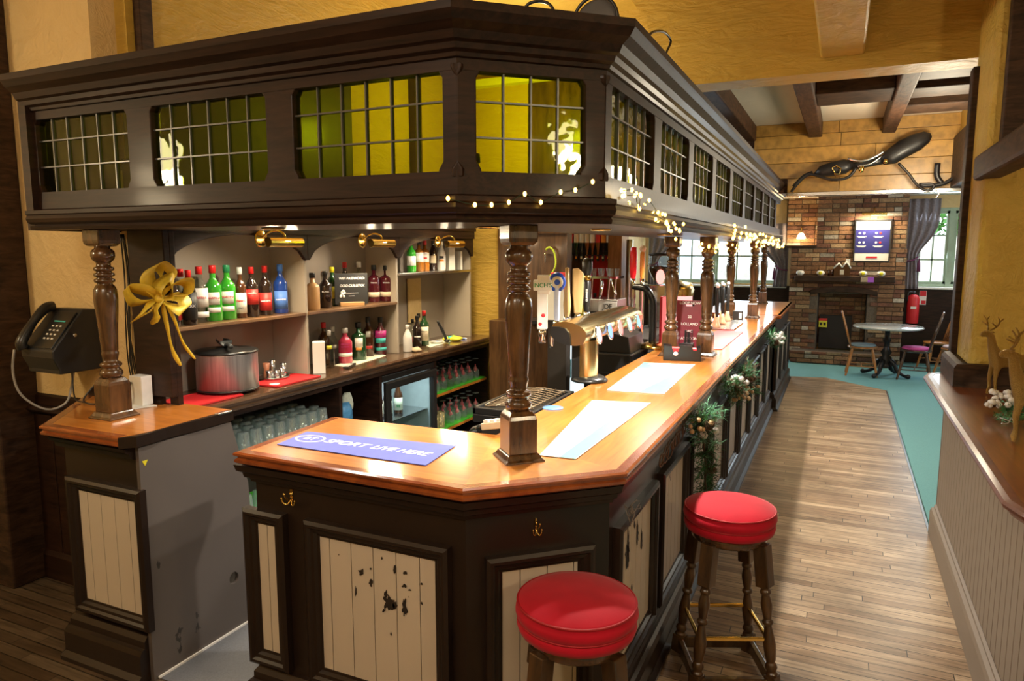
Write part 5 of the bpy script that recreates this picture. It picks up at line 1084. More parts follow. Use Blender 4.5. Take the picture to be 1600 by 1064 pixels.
# hand pumps on their clamp
t0 = None
SG5 = 'black handled hand pumps'
WB = MB; 
for k, (x, y) in enumerate([(-1.13,7.0),(-1.07,7.0),(-1.13,7.35),(-1.07,7.35),(-1.13,7.7),(-1.07,7.7)]):
    lb = ['hand pump nearest the camera, left of the pair','hand pump nearest the camera, right of the pair','hand pump in the middle pair, left','hand pump in the middle pair, right','farthest hand pump, left one','farthest hand pump, right one'][k]
    lb = 'black handled copper-bottomed '+lb
    if t0 is None:
        t0 = thing('hand_pump', lb, 'beer pump', (x,y,1.115), 0, SG5)
        lab(MB(solid('copper_bulb',(.65,.32,.18),.2)).lathe([(.001,0),(.035,0),(.04,.01),(.03,.03),(.022,.06),(.018,.10),(.001,.1)],(0,0,0),18).build('pump_base', t0, local=True), 'copper bulb-shaped base')
        MB(K_BLACK).lathe([(.012,.10),(.016,.14),(.020,.25),(.017,.34),(.013,.38),(.001,.38)],(0,0,0),14).build('pump_handle', t0, local=True)
        MB(G_WHITE).ball((0,0,.395),.018,10).build('handle_knob', t0, local=True)
    else: dup(t0, (x,y,1.115), lb)
tag(MB(M_steel).box(-1.16,-.90,6.9,7.85,1.107,1.113).build('drip_plate'), 'steel drip plate under the hand pumps', 'drip tray')
t = thing('caddy_box', 'black box of leaflets beside the fourth post, with a white label', 'box', (-1.0,8.0,1.1)); MB(K_BLACK).box(-1.05,-.95,7.95,8.05,1.101,1.20).build('box_body', t, .003); MB(L_WHITE).box(-.985,-.955,7.946,7.95,1.12,1.18).build('box_label', t)
# ---------------------------------------------------------------- middle back area
WP = wood('brown_panelling', (.045,.02,.008), (.12,.058,.022), (9,9,1.2), .4, .2, 2.5, .04)
WP2 = wood('honey_panelling', (.16,.075,.025), (.28,.14,.05), (9,9,1.2), .4, .2, 2.5, .04)
struct(MB(WP).box(-2.78,-2.62,5.70,5.90,0,2.1).box(-2.62,-2.16,5.78,5.90,1.24,2.1).box(-2.52,-1.3,5.755,5.772,2.0,3.4).build('wall_dark_panelling'))
lcab = thing('tall_cabinet', 'plain dark brown waist-high cabinet between the yellow wall and the taps', 'cabinet', (-2.5,5.7,0)); MB(WP).box(-2.775,-2.19,5.50,5.695,0,1.25).build('cabinet_body', lcab, .004)
struct(MB(WP2).box(-2.14,-2.0,6.9,7.15,0,2.2).build('wall_wood_column')); struct(MB(M_shadow).box(-3.3,-2.14,7.12,7.18,0,2.6).build('wall_bar_back'))
tag(MB(M_steel).cyl((-1.945,7.0,0),(-1.945,7.0,1.96),.035,16).build('steel_pole'), 'upright polished steel pole beside the wooden column', 'pole')
t = thing('gantry_shelf', 'dark shelf unit with a red back panel under the row of optics', 'shelf', (-2.4,6.95,1.1))
MB(plain('bright_red_panel',(.55,.012,.01),.4)).box(-2.40,-2.15,7.08,7.10,1.35,1.80).build('red_panel', t); MB(WP).box(-2.75,-2.41,7.08,7.10,1.12,1.80).build('brown_panel', t); MB(M_steel).box(-2.415,-2.40,7.0,7.1,1.1,1.8).build('upright', t)
MB(M_shadow).box(-2.78,-2.13,6.75,7.1,0,1.12).build('cabinet_body', t); MB(btop).box(-2.78,-2.0,6.72,7.1,1.12,1.15).build('shelf_top', t, .004); MB(M_shadow).box(-2.72,-2.10,7.02,7.1,1.80,1.835).build('optic_rail', t)
optic = None; OC = [(G_CLEAR,L_WHITE),(G_CLEAR,L_RED),(G_DGREEN,L_CREAM),(G_CLEAR,L_WHITE),(G_AMBER,L_CREAM),(G_AMBER,L_WHITE),(G_AMBER,L_RED),(G_CLEAR,L_ORANGE),(G_DARK,L_WHITE),(G_AMBER,L_CREAM)]
for k, (gl_, lb_) in enumerate(OC):
    x = -2.62+.058*k; t = thing('optic_bottle', 'upturned spirit bottle on an optic, %s in the row from the left' % NUM[k], 'bottle', (x,6.98,1.80), 0, 'upturned bottles on the optic row')
    MB(gl_).lathe([(.010,.0),(.011,.05),(.018,.08),(.026,.11),(.026,.27),(.001,.275)],(0,0,0),12).build('bottle_body', t, local=True); MB(lb_).lathe([(.0268,.13),(.0268,.22)],(0,0,0),12,cap=False).build('label_paper', t, local=True)
    lab(MB(K_BLACK).lathe([(.012,-.06),(.015,-.04),(.015,-.005),(.010,.01)],(0,0,0),10).build('optic_measure', t, local=True), 'black optic measure'); MB(L_CREAM if k % 2 else L_ORANGE).box(-.009,.009,-.018,-.014,-.035,-.01).build('price_tag', t, local=True)
for k in range(12):
    x = -2.66+.05*k; gl_, lb_ = OC[(k*3) % 10]
    bottle('spirit_bottle', 'spirit bottle on the high shelf above the optics, %s from the left' % NUM[k], (x,7.04,2.09), .022, .20, gl_, K_BLACK, [(lb_,.2,.55,1.2)], 'round', (), 'bottles on the high shelf above the optics', seg=12)
tag(MB(M_clear).box(-2.72,-2.10,6.98,7.11,2.08,2.088).build('glass_shelf'), 'glass shelf above the row of optics', 'shelf')
bottle('whisky_bottle','dark bottle with a cream label in front of the red panel',(-2.27,6.9,1.151),.038,.27,G_DARK,K_BLACK,[(L_CREAM,.1,.45,1.2)],'sloped')
t = thing('measuring_jug','yellow plastic jug on the shelf in front of the red panel','jug',(-2.39,6.88,1.151)); MB(L_YEL).lathe([(.001,0),(.035,0),(.05,.15),(.046,.15),(.032,.005),(.001,.005)],(0,0,0),20).build('jug_body',t,local=True); MB(L_WHITE).box(-.02,.02,.03,.05,.1,.30).build('white_card',t,local=True)
tag(MB(L_YEL).box(-2.26,-2.14,6.77,6.83,1.151,1.20).build('yellow_box'),'small flat yellow box on the shelf below the red panel','box')
# glass racks and chrome machine
t = thing('coffee_machine','chrome coffee machine with a grey front panel and raised lettering','coffee machine',(-1.93,6.2,1.1))
MB(M_steel).box(-2.08,-1.80,6.1,6.4,1.30,1.42).build('machine_body',t,.008); MB(plain('grey_plate',(.45,.44,.42),.35)).box(-1.97,-1.80,6.085,6.1,1.31,1.40).build('front_plate',t,.004); text('JDE',.06,T(-1.885,6.083,1.355) @ R(pi/2,'X'),INK,t)
s = MB(M_chrome); s.box(-2.08,-1.82,6.12,6.38,1.60,1.62)
for x in (-2.06,-1.98,-1.9,-1.84): s.cyl((x,6.15,1.42),(x+.01,6.15,1.60),.008,8)
s.tube([(-1.87,6.12,1.60),(-1.84,6.08,1.56),(-1.80,6.06,1.46)],.01,8).tube([(-1.95,6.12,1.58),(-1.93,6.06,1.52),(-1.94,6.05,1.45)],.012,8); s.build('chrome_rails',t); MB(M_shadow).box(-2.1,-1.78,6.1,6.6,0,1.30).build('machine_stand',t)
for k in range(6):
    x = -2.05+.04*k; t = thing('coffee_cup','glass stacked on top of the chrome machine, %s from the left' % NUM[k],'glass',(x,6.2+.05*(k % 2),1.621),0,'glasses on top of the chrome machine'); MB(M_gls).lathe([(.014,0),(.02,.05),(.022,.07)],(0,0,0),12,cap=False).build('glass_wall',t,local=True)
tag(MB(K_BLACK).prism([(-2.35,5.2),(-1.75,5.75),(-1.80,5.95),(-2.4,5.5)],1.26,1.285).build('black_tray'),'black sloping tray between the taps and the chrome machine','tray')
t = thing('glass_front_fridge','lit glass-fronted fridge glowing white beyond the fount column','fridge',(-2.2,6.6,.1))
MB(K_BLACK).box(-2.45,-2.05,6.45,6.5,.1,1.05).build('fridge_body',t); MB(emitter('fridge_lit_interior',(.75,.92,1),1.1)).box(-2.40,-2.12,6.43,6.45,.2,1.0).build('lit_interior',t)
s = MB(L_TEAL); 
for k in range(5): s.m([L_TEAL,L_RED,L_WHITE,L_BLUE,L_MAG][k]).box(-2.38+.05*k,-2.345+.05*k,6.40,6.43,.62,.80)
s.build('cans',t)
t = thing('lanyard','yellow-green lanyard with keys hanging on the dark panelling','lanyard',(-2.30,5.74,1.9)); MB(plain('lime_webbing',(.55,.70,.05),.6)).tube([(-2.34,5.74,1.86),(-2.30,5.73,1.88),(-2.26,5.74,1.83),(-2.25,5.74,1.72),(-2.31,5.74,1.62),(-2.36,5.74,1.57)],.009,6).build('strap',t); MB(M_chrome).ball((-2.345,5.735,1.82),.012,8).box(-2.35,-2.34,5.735,5.74,1.75,1.82).build('keys',t)
t = thing('card_reader_box','small red box with a white card behind the tap handles','box',(-2.05,5.3,1.5)); MB(MATR).box(-2.12,-1.99,5.3,5.36,1.42,1.68).build('red_case',t,.006); MB(L_WHITE).box(-2.18,-2.0,5.28,5.295,1.30,1.55).build('white_card',t); MB(M_shadow).box(-2.14,-1.98,5.3,5.4,0,1.42).build('stand',t)
# ================================================================ far end of the room
def brickwork(name, x0, x1, y0, y1, z0, z1, holes=(), seed=1, light=False, side=None, own=None):
    g = random.Random(seed); m = MB(M_brick); m.cols = []; bh = .068; z = z0; row = 0
    m.box(x0+.01, x1-.01, y0+.02, y1, z0, z1); mc = (.16,.12,.085,1)
    m.cols += [mc]*6
    if holes:
        m.v = []; m.f = []; m.mi = []; m.sm = []; m.cols = []
        hx0, hx1, hz = holes[0]
        for b in ((x0+.01,hx0,z0,z1),(hx1,x1-.01,z0,z1),(hx0,hx1,hz,z1)): m.box(b[0],b[1],y0+.02,y1,b[2],b[3]); m.cols += [mc]*6
    while z < z1-.02:
        x = x0-(.11 if row % 2 else 0); h = min(bh, z1-z)
        while x < x1:
            w = g.choice((.225,.225,.225,.11)); a = max(x0, x); c = min(x1, x+w)
            cx_, cz_ = (a+c)/2, z+h/2
            if c-a > .03 and not any(hx0 < c-.02 and hx1 > a+.02 and cz_ < hz_ for hx0, hx1, hz_ in holes):
                t = g.random(); k = g.uniform(.6, 1.15)
                if t < .58: col = (.30*k,.155*k,.075*k)
                elif t < .8: col = (.20*k,.085*k,.05*k)
                elif t < .93: col = (.42*k,.28*k,.15*k)
                else: col = (.55*k,.47*k,.37*k)
                d = g.uniform(0,.012); n0 = len(m.f); m.box(a+.005, c-.005, y0-d, y0+.03, z+.004, z+h-.004); m.cols += [(*col,1)]*(len(m.f)-n0)
                if side and (c >= x1-1e-6):
                    n0 = len(m.f); m.box(x1-.02, x1+d, y0+.03, y0+.2, z+.004, z+h-.004); m.cols += [(*col,1)]*(len(m.f)-n0)
            x += w
        z += bh+.004; row += 1
    o = m.build(name, own, .002, seg=1); return o
ch = thing('brick_fireplace', 'old brown brick chimney breast with an arched fireplace at the far end', 'fireplace', (.07,12.9,0))
brickwork('brick_breast', -.80, .92, 12.9, 13.35, 0, 1.88, ((-.34,.40,1.13),), 3, side=1, own=ch)
brickwork('upper_breast', -.42, .90, 12.92, 13.35, 1.88, 2.74, (), 5, side=1, own=ch)
brickwork('recess_wall', -.90, -.40, 13.2, 13.35, 1.90, 2.74, (), 7, own=ch)
brickwork('hearth', -.72, .78, 12.55, 12.9, 0, .19, (), 9, own=ch)
brickwork('fireback', -.34, .40, 13.25, 13.34, 0.19, 1.13, (), 11, own=ch)
MB(M_shadow).box(-.34,-.33,12.93,13.3,.19,1.13).box(.39,.40,12.93,13.3,.19,1.13).box(-.3,.2,13.1,13.24,.19,.75).build('firebox', ch)
lt = MB(M_timber); lt.M = Matrix(((1,0,0,0),(0,0,1,0),(0,1,0,0),(0,0,0,1))); n = 10
lt.prism([(-.46+1.0*k/n, 1.11+.055*(1-(2*k/n-1)**2)) for k in range(n+1)]+[(.54-1.0*k/n, 1.18+.075*(1-(2*k/n-1)**2)) for k in range(n+1)], 12.83, 12.95); lt.build('arched_lintel', ch, .004)
MB(M_timber).box(-.71,.77,12.70,12.93,1.335,1.425).build('mantel_shelf', ch, .01)
MB(M_timber).box(-.93,-.40,12.88,13.2,1.88,1.925).build('ledge_shelf', ch, .008)
# chimney ornaments
for k, (x, lb) in enumerate(((-.63,'white round ornament at the left end of the mantel'),(-.32,'gold and white ornament second from the left on the mantel'),(.31,'gold and white ornament right of the little house'),(.57,'gold and white ornament at the right end of the mantel'))):
    t = thing('mantel_ornament', lb, 'ornament', (x,12.78,1.426)); MB(L_WHITE).lathe([(.001,.0),(.03,0),(.06,.03),(.065,.05),(.05,.075),(.02,.085),(.001,.085)],(0,0,0),16).build('bauble', t, local=True)
    if k: MB(K_YEL).lathe([(.001,0),(.03,0),(.02,.008),(.001,.01)],(0,-.06,.045),10,R(pi/2,'X')).build('gold_star', t, local=True)
t = thing('model_house', 'small brown model house with a snowy roof in the middle of the mantel', 'ornament', (0,12.79,1.426))
s = MB(G_BROWN); s.M = T(0,12.79,1.426) @ Matrix(((1,0,0,0),(0,0,1,0),(0,1,0,0),(0,0,0,1))); s.prism([(-.12,0),(.12,0),(.12,.13),(.06,.22),(0,.13),(-.05,.2),(-.12,.13)],-.06,.06); s.build('house_walls', t)
s = MB(L_WHITE); 
for a, b_ in (((-.13,.125),(-.05,.21)),((-.05,.21),(.0,.14)),((0,.14),(.06,.235)),((.06,.235),(.13,.125))): s.tube([(a[0],12.73,1.426+a[1]),(b_[0],12.73,1.426+b_[1])],.012,6); s.tube([(a[0],12.82,1.426+a[1]),(b_[0],12.82,1.426+b_[1])],.012,6)
s.box(.05,.11,12.77,12.82,1.60,1.70); s.build('snowy_roof', t)
MB(L_CREAM).box(-.03,.03,12.725,12.73,1.45,1.53).build('house_window', t)
tag(MB(G_BROWN).lathe([(.001,0),(.05,0),(.055,.09),(.04,.11),(.001,.11)],(-.16,12.8,1.426),14).build('brown_pot'), 'small dark brown pot left of the model house', 'pot')
t = thing('gift_tag', 'purple and silver card hanging on the mantel edge', 'card', (.38,12.69,1.38)); MB(M_steel).box(.28,.38,12.685,12.692,1.34,1.42).build('silver_half', t); MB(plain('purple_card',(.4,.1,.6),.5)).box(.38,.47,12.685,12.692,1.335,1.42).build('purple_half', t)
t = thing('warning_notice', 'yellow and red notice standing inside the fireplace', 'sign', (-.25,13.05,.58)); MB(L_YEL).box(-.31,-.18,13.04,13.05,.55,.68).build('notice_board', t); MB(L_RED).box(-.31,-.18,13.038,13.04,.66,.70).build('red_strip', t); MB(INK).box(-.29,-.26,13.036,13.04,.58,.63).box(-.235,-.20,13.036,13.04,.58,.63).build('symbols', t)
t = thing('framed_poster', 'black framed navy and white notice poster on the chimney breast', 'poster', (.415,12.86,2.0))
s = MB(K_BLACK); s.M = T(.15,12.895,0); s.rframe(0,.53,1.655,2.335,[(0,0),(0,.03),(.02,.03),(.02,0)]); s.build('frame', t)
MB(L_WHITE).box(.165,.665,12.885,12.892,1.67,2.32).build('paper', t); MB(plain('navy_print',(.02,.02,.16),.5)).box(.17,.66,12.882,12.885,1.80,2.17).build('navy_panel', t)
for i in range(2):
    for j in range(2):
        s = MB(INKW); x = .23+.24*i; z = 1.92+.15*j; s.ball((x,12.880,z+.045),.018,10,(1,.1,1)); s.m(INKR if i else INKW).ball((x+.06,12.880,z+.045),.018,10,(1,.1,1)); s.m(INKW).box(x-.04,x+.10,12.879,12.882,z-.012,z-.004).box(x-.02,x+.08,12.879,12.882,z-.028,z-.020); s.build('poster_icons', t)
MB(INKR).box(.34,.50,12.880,12.885,1.715,1.745).build('logo_strip', t); MB(INKB).box(.22,.60,12.880,12.885,2.22,2.225).build('heading', t)
t = thing('picture_light', 'dark brass picture light above the framed poster', 'lamp', (.42,12.8,2.43)); MB(M_brass).cyl((.24,12.78,2.42),(.60,12.78,2.42),.02,12).tube([(.42,12.92,2.50),(.42,12.86,2.52),(.42,12.78,2.44)],.008,8).build('lamp_body', t)
lamp('AREA','poster_light',(.42,12.74,2.39),14,(1,.8,.5),.34,(radians(20),0,0),sy=.03)
t = thing('wall_lamp', 'small lit wall lamp with a frosted glass shade in the brick recess', 'lamp', (-.66,13.1,2.1)); MB(emitter('frosted_shade_lit',(1,.78,.45),9)).lathe([(.03,.09),(.045,.07),(.075,.0),(.06,-.005),(.001,0)],(-.66,13.08,2.04),18).build('lamp_shade', t); MB(M_brass).tube([(-.66,13.19,2.2),(-.66,13.1,2.22),(-.66,13.08,2.13)],.01,8).build('bracket', t)
lamp('POINT','wall_lamp_light',(-.66,13.02,2.05),22,(1,.68,.33),.05)
# windows and walls at the far end
FRG = plain('sage_green_frame', (.30,.38,.27), .4)
struct(MB(M_cream_pl).box(.92,1.02,13.35,13.5,0,2.75).box(1.02,4.6,13.35,13.5,2.52,2.75).box(2.1,4.6,13.35,13.5,0,2.75).box(1.02,2.1,13.35,13.5,0,1.25).box(-3.5,-.9,13.35,13.5,0,1.25).box(-3.5,-.9,13.35,13.5,2.25,2.75).box(-.92,.92,13.35,13.5,0,2.75).box(-3.5,-3.35,13.35,13.5,0,2.75).build('wall_far'))
struct(MB(M_canopy).box(.90,4.6,13.30,13.35,0,1.24).box(-3.5,-.8,13.30,13.35,0,1.22).build('trim_far_panelling'))
struct(MB(M_cream_pl).box(4.6,4.7,-1.6,13.5,0,CE).build('wall_right')); struct(MB(M_cream_pl).box(-3.5,-3.4,5.9,13.5,0,2.78).build('wall_left_far'))
def win(idx, x0, x1, z0, z1, casements, cols, rows):
    f = struct(MB(FRG).box(x0,x1,13.36,13.44,z0,z0+.05).box(x0,x1,13.36,13.44,z1-.05,z1).box(x0,x0+.05,13.36,13.44,z0,z1).box(x1-.05,x1,13.36,13.44,z0,z1).build('window_%d' % idx, None, .004))
    b = MB(FRG); W_ = (x1-x0-.1)/casements
    for c in range(casements):
        a = x0+.05+c*W_
        if c: b.box(a-.04,a+.04,13.35,13.45,z0,z1)
        b.box(a+.04,a+.075,13.38,13.42,z0+.05,z1-.05).box(a+W_-.075,a+W_-.04,13.38,13.42,z0+.05,z1-.05).box(a+.04,a+W_-.04,13.38,13.42,z0+.05,z0+.09).box(a+.04,a+W_-.04,13.38,13.42,z1-.09,z1-.05)
        for k in range(1, cols): x = a+.05+(W_-.1)*k/cols; b.box(x-.012,x+.012,13.385,13.415,z0+.05,z1-.05)
        for k in range(1, rows): z = z0+.05+(z1-z0-.1)*k/rows; b.box(a+.04,a+W_-.04,13.385,13.415,z-.012,z+.012)
    o = b.build('glazing_bars', f, local=True); MB(M_pane).box(x0+.05,x1-.05,13.399,13.402,z0+.05,z1-.05).build('glass', f, local=True)
    MB(L_WHITE).box(x0-.05,x1+.05,13.24,13.36,z0-.035,z0).build('sill', f, .004, local=True)
win(1, 1.02, 2.1, 1.25, 2.52, 2, 2, 3); win(2, -3.35, -.92, 1.22, 2.25, 2, 3, 2)
# outdoors
struct(MB(plain('grass_outside',(.10,.22,.05),.9)).box(-12,14,13.6,40,-.3,-.2).build('ground_outside'))
tag(MB(chipped('pale_garden_wall_brick',(.55,.50,.47),(.45,.40,.38),.5,20,2)).box(-9,12,19,19.3,-.2,2.15).build('garden_wall'), 'pale brick garden wall seen through the far windows', 'wall')
LEAF = plain('hedge_leaf', (.06,.20,.04), .6, var=.5, scale=8)
def leafy(name, label, cat, centers, n, leaf, seed, mat, kind=None):
    g = random.Random(seed); m = MB(mat)
    for _ in range(n):
        c, r = g.choice(centers); v = Vector((g.gauss(0,1),g.gauss(0,1),g.gauss(0,1))).normalized()*r*g.uniform(.75,1.05)
        p = Vector(c)+v; a = Vector((g.uniform(-1,1),g.uniform(-1,1),g.uniform(-1,1))).normalized(); b_ = a.cross(v).normalized()*leaf*.4; a = a*leaf
        m.add([p-a, p+b_, p+a, p-b_], [(0,1,2,3)])
    return m.build(name)
t = thing('garden_tree', 'leafy green tree rising above the garden wall outside the right window', 'tree', (2.6,21,-.2))
o = leafy('foliage','','',[((2.2,21,3.1),1.2),((3.6,21,3.4),1.3),((1.2,21.5,2.8),.9)], 2600, .13, 3, LEAF); o.parent = t; o.location = -t.location; MB(M_timber).cyl((2.6,21,-.2),(2.7,21,3),.14).build('trunk', t)
t = thing('parked_van', 'pale blue-white vehicle parked outside the window behind the bar', 'vehicle', (-4.4,16.8,-.2)); s = MB(plain('pale_vehicle_paint',(.45,.58,.72),.25,coat=.6)); s.M = T(-5.4,16.0,-.2) @ Matrix(((1,0,0,0),(0,0,1,0),(0,1,0,0),(0,0,0,1))); s.prism([(0,.35),(2.6,.35),(2.6,1.5),(2.3,2.25),(.3,2.35),(0,1.6)],0,1.6); s.build('vehicle_body', t, .05); MB(K_BLACK).box(-5.2,-3.3,15.98,16.0,1.25,1.85).build('side_windows', t); MB(K_BLACK).cyl((-4.9,15.95,.1),(-4.9,16.2,.1),.32,20).build('wheel', t); MB(K_BLACK).cyl((-3.4,15.95,.1),(-3.4,16.2,.1),.32,20).build('wheel', t)
# curtains
CUR = plain('grey_floral_curtain', (.22,.19,.21), .85, var=.45, scale=35)
def curtain(label, xe, w, ztop, zbot, dirn, tie):
    t = thing('curtain', label, 'curtain', (xe,13.22,zbot)); n = 28; m = 18; vs = []
    for j in range(m+1):
        v = j/m; z = ztop+(zbot-ztop)*v
        tv = (ztop-tie)/(ztop-zbot); k = w*(1-.62*math.exp(-((v-tv)/.22)**2)) if v < tv else w*(.38+.25*(v-tv))
        for i in range(n+1):
            u = i/n; vs.append((xe+dirn*k*u, 13.20+.025*sin(u*pi*7+.4*sin(v*5)), z))
    b = MB(CUR).add(vs, [(j*(n+1)+i, j*(n+1)+i+1, (j+1)*(n+1)+i+1, (j+1)*(n+1)+i) for j in range(m) for i in range(n)], True); o = b.build('curtain_cloth', t); s = o.modifiers.new('s','SOLIDIFY'); s.thickness = .004
    PU = plain('plum_tieback',(.12,.015,.07),.6); MB(PU).tube([(xe-dirn*.01,13.16,tie-.05),(xe+dirn*w*.2,13.14,tie-.04),(xe+dirn*w*.42,13.18,tie+.02)],.012,8).build('tieback', t); MB(PU).lathe([(.001,-.22),(.03,-.22),(.022,-.08),(.012,-.05),(.016,-.03),(.001,0)],(xe+dirn*w*.42,13.14,tie),10).build('tassel', t)
    return t
curtain('grey patterned curtain tied back at the left of the right-hand window', .93, .44, 2.66, 1.22, 1, 1.72)
curtain('grey patterned curtain tied back with a plum tassel beside the chimney, behind the bar', -.86, .50, 2.3, 1.2, -1, 1.55)
curtain('pinkish curtain at the far side of the window behind the bar', -3.3, .45, 2.3, 1.2, 1, 1.6)
# extinguisher and its sign
t = thing('fire_extinguisher', 'red fire extinguisher hanging on the dark panelling below the curtain', 'fire extinguisher', (1.06,13.2,.65))
MB(MATR).lathe([(.001,.0),(.085,.0),(.09,.01),(.09,.40),(.07,.45),(.03,.47),(.001,.47)],(1.08,13.19,.66),20).build('cylinder', t); MB(K_BLACK).lathe([(.001,.46),(.02,.46),(.02,.52),(.001,.52)],(1.08,13.19,.66),12).tube([(1.08,13.19,1.17),(1.0,13.15,1.16),(.99,13.14,1.02)],.01,6).build('valve', t); MB(L_WHITE).box(1.04,1.12,13.095,13.10,.90,.94).build('label_strip', t)
t = thing('safety_sign', 'small red and white fire safety sign on the dark panelling', 'sign', (1.22,13.29,1.08)); MB(L_WHITE).box(1.17,1.27,13.29,13.30,.96,1.19).build('sign_board', t); MB(INKR).box(1.175,1.265,13.287,13.29,1.10,1.185).box(1.20,1.265,13.287,13.29,.97,1.03).build('red_panel', t)
# table and chairs
t = thing('pedestal_table', 'round pale-topped table on an ornate black cast iron pedestal', 'table', (.66,11.75,-.01))
TT = plain('pale_blue_table_top',(.42,.45,.45),.18,coat=.5,var=.06); MB(TT).lathe([(.001,.72),(.46,.72),(.47,.728),(.47,.742),(.46,.75),(.001,.75)],(0,0,0),48).build('tabletop', t, local=True)
IR = plain('black_cast_iron',(.015,.015,.017),.35,metal=.4)
MB(IR).lathe([(.09,.15),(.06,.2),(.09,.27),(.05,.31),(.075,.36),(.04,.42),(.035,.5),(.06,.54),(.035,.58),(.035,.68),(.12,.70),(.12,.72)],(0,0,0),18).build('pedestal', t, local=True)
for k in range(4): a = pi/4+k*pi/2+.3; MB(IR).tube([(.05*cos(a),.05*sin(a),.26),(.12*cos(a),.12*sin(a),.2),(.17*cos(a),.17*sin(a),.1),(.25*cos(a),.25*sin(a),.05),(.32*cos(a),.32*sin(a),.03)],[.03,.035,.03,.024,.03],8).ball((.33*cos(a),.33*sin(a),.035),.035,10).build('leg', t, local=True)
OAK = wood('honey_oak_chair',(.28,.10,.02),(.45,.19,.05),(6,6,2),.3,.5,3,.03); DKO = wood('dark_stick_chair',(.03,.014,.008),(.10,.045,.02),(6,6,2),.3,.5,3,.03)
def chair(label, loc, rz, fm, cm, back=.95):
    t = thing('stick_back_chair', label, 'chair', loc, rz)
    MB(fm).lathe([(.001,.40),(.17,.40),(.20,.415),(.20,.435),(.001,.435)],(0,0,0),28,Matrix.Diagonal((1.02,.95,1,1))).build('seat', t, local=True)
    if cm: MB(cm).lathe([(.001,.435),(.17,.437),(.185,.45),(.17,.47),(.1,.478),(.001,.48)],(0,0,0),28).build('cushion', t, local=True)
    for sx, sy in ((1,1),(-1,1),(-1,-1),(1,-1)):
        b = MB(fm); a = Vector((sx*.21, sy*.19, 0)); c = Vector((sx*.13, sy*.12, .41)); d = c-a; q = d.to_track_quat('Z','Y').to_matrix().to_4x4(); b.lathe([(.013,0),(.018,.08),(.016,.10),(.02,.2),(.024,.26),(.017,.30),(.02,.32),(.015,d.length)],a,10,q); b.build('leg', t, local=True)
    b = MB(fm); b.tube([(-.19,.168,.15),(.19,.168,.15)],.009,6).tube([(-.19,-.168,.15),(.19,-.168,.15)],.009,6).tube([(0,-.168,.15),(0,.168,.15)],.009,6); b.build('stretcher', t, local=True)
    arch = [(.0,-.19,0)]; pts = []
    for k in range(15):
        a = pi*k/14; yy = -.185*cos(a); zz = .44+(back-.44)*(sin(a)**.55); pts.append((-.16-(zz-.43)*.28, yy*(1 if zz < .8 else 1), zz))
    MB(fm).tube(pts,.013,8).build('back_hoop', t, local=True)
    for k in range(6): yy = -.13+.052*k; zt = .44+(back-.44)*(max(0,1-(yy/.185)**2)**.28); MB(fm).tube([(-.155,yy*.9,.43),(-.16-(zt-.43)*.28,yy,zt)],.006,6).build('spindle', t, local=True)
    return t
chair('honey oak stick-back chair with a blue-grey cushion left of the round table', (.34,11.72,-.01), 0, OAK, plain('blue_grey_cushion',(.22,.30,.36),.8))
chair('dark stick-back chair with a pink cushion right of the round table', (1.03,11.65,-.01), pi-.1, DKO, plain('pink_cushion',(.55,.07,.30),.8), .98)
chair('honey oak stick-back chair nearer the camera at the second table', (1.58,12.0,-.01), pi+.55, OAK, plain('pale_cushion',(.5,.4,.45),.8), 1.0)
chair('honey oak stick-back chair against the panelling behind the second table', (1.42,12.75,-.01), pi+.3, OAK, None, 1.02)
t = thing('pedestal_table', 'second table with a pale top, mostly hidden behind the dark post', 'table', (2.35,12.5,-.01)); MB(TT).lathe([(.001,.72),(.46,.72),(.47,.742),(.46,.75),(.001,.75)],(0,0,0),40).build('tabletop', t, local=True); MB(IR).lathe([(.22,0),(.2,.03),(.04,.06),(.04,.7),(.12,.72)],(0,0,0),16).build('pedestal', t, local=True)
# horse harness on the plank bulkhead
LEA = plain('black_harness_leather', (.010,.008,.008), .45, coat=.1, var=.3)
t = thing('horse_harness', 'black leather horse harness with brass and steel fittings hung on the pine bulkhead', 'harness', (.3,8.7,2.8))
def H(px, py, d=0): v = P(px, py, 1, 8.72-d); return v
def blade(pts, ws, name):
    m = MB(LEA); n = len(pts); pts = [Vector(p) for p in pts]; vs = []
    ws = [w*.72 for w in ws]
    for i, p in enumerate(pts):
        d = (pts[min(i+1,n-1)]-pts[max(i-1,0)]).normalized(); nrm = Vector((-d.z,0,d.x)); 
        for k in range(10): a = 2*pi*k/10; vs.append(p+nrm*ws[i]*cos(a)+Vector((0,1,0))*min(.05,ws[i]*.6)*sin(a))
    m.add(vs, [(i*10+k, i*10+(k+1) % 10, (i+1)*10+(k+1) % 10, (i+1)*10+k) for i in range(n-1) for k in range(10)]+[tuple(range(10))[::-1], tuple((n-1)*10+k for k in range(10))], True); return m.build(name, t)
blade([H(1273,274,.06),H(1283,268,.06),H(1300,264,.06),H(1320,260,.06),H(1334,256,.06)],[.03,.085,.11,.11,.05],'collar_pad')
blade([H(1378,252,.06),H(1392,245,.06),H(1412,232,.06),H(1432,222,.06),H(1448,214,.06),H(1455,211,.06)],[.06,.12,.135,.13,.09,.03],'collar_pad')
blade([H(1325,262,.05),H(1345,257,.05),H(1365,253,.05),H(1385,248,.05)],[.05,.06,.06,.07],'centre_saddle')
MB(M_steel).tube([H(1325,248,.12),H(1345,252,.13),H(1365,246,.13),H(1382,236,.12)],.014,8).tube([H(1340,260,.12),H(1360,256,.12),H(1378,244,.12)],.01,8).build('steel_fitting', t)
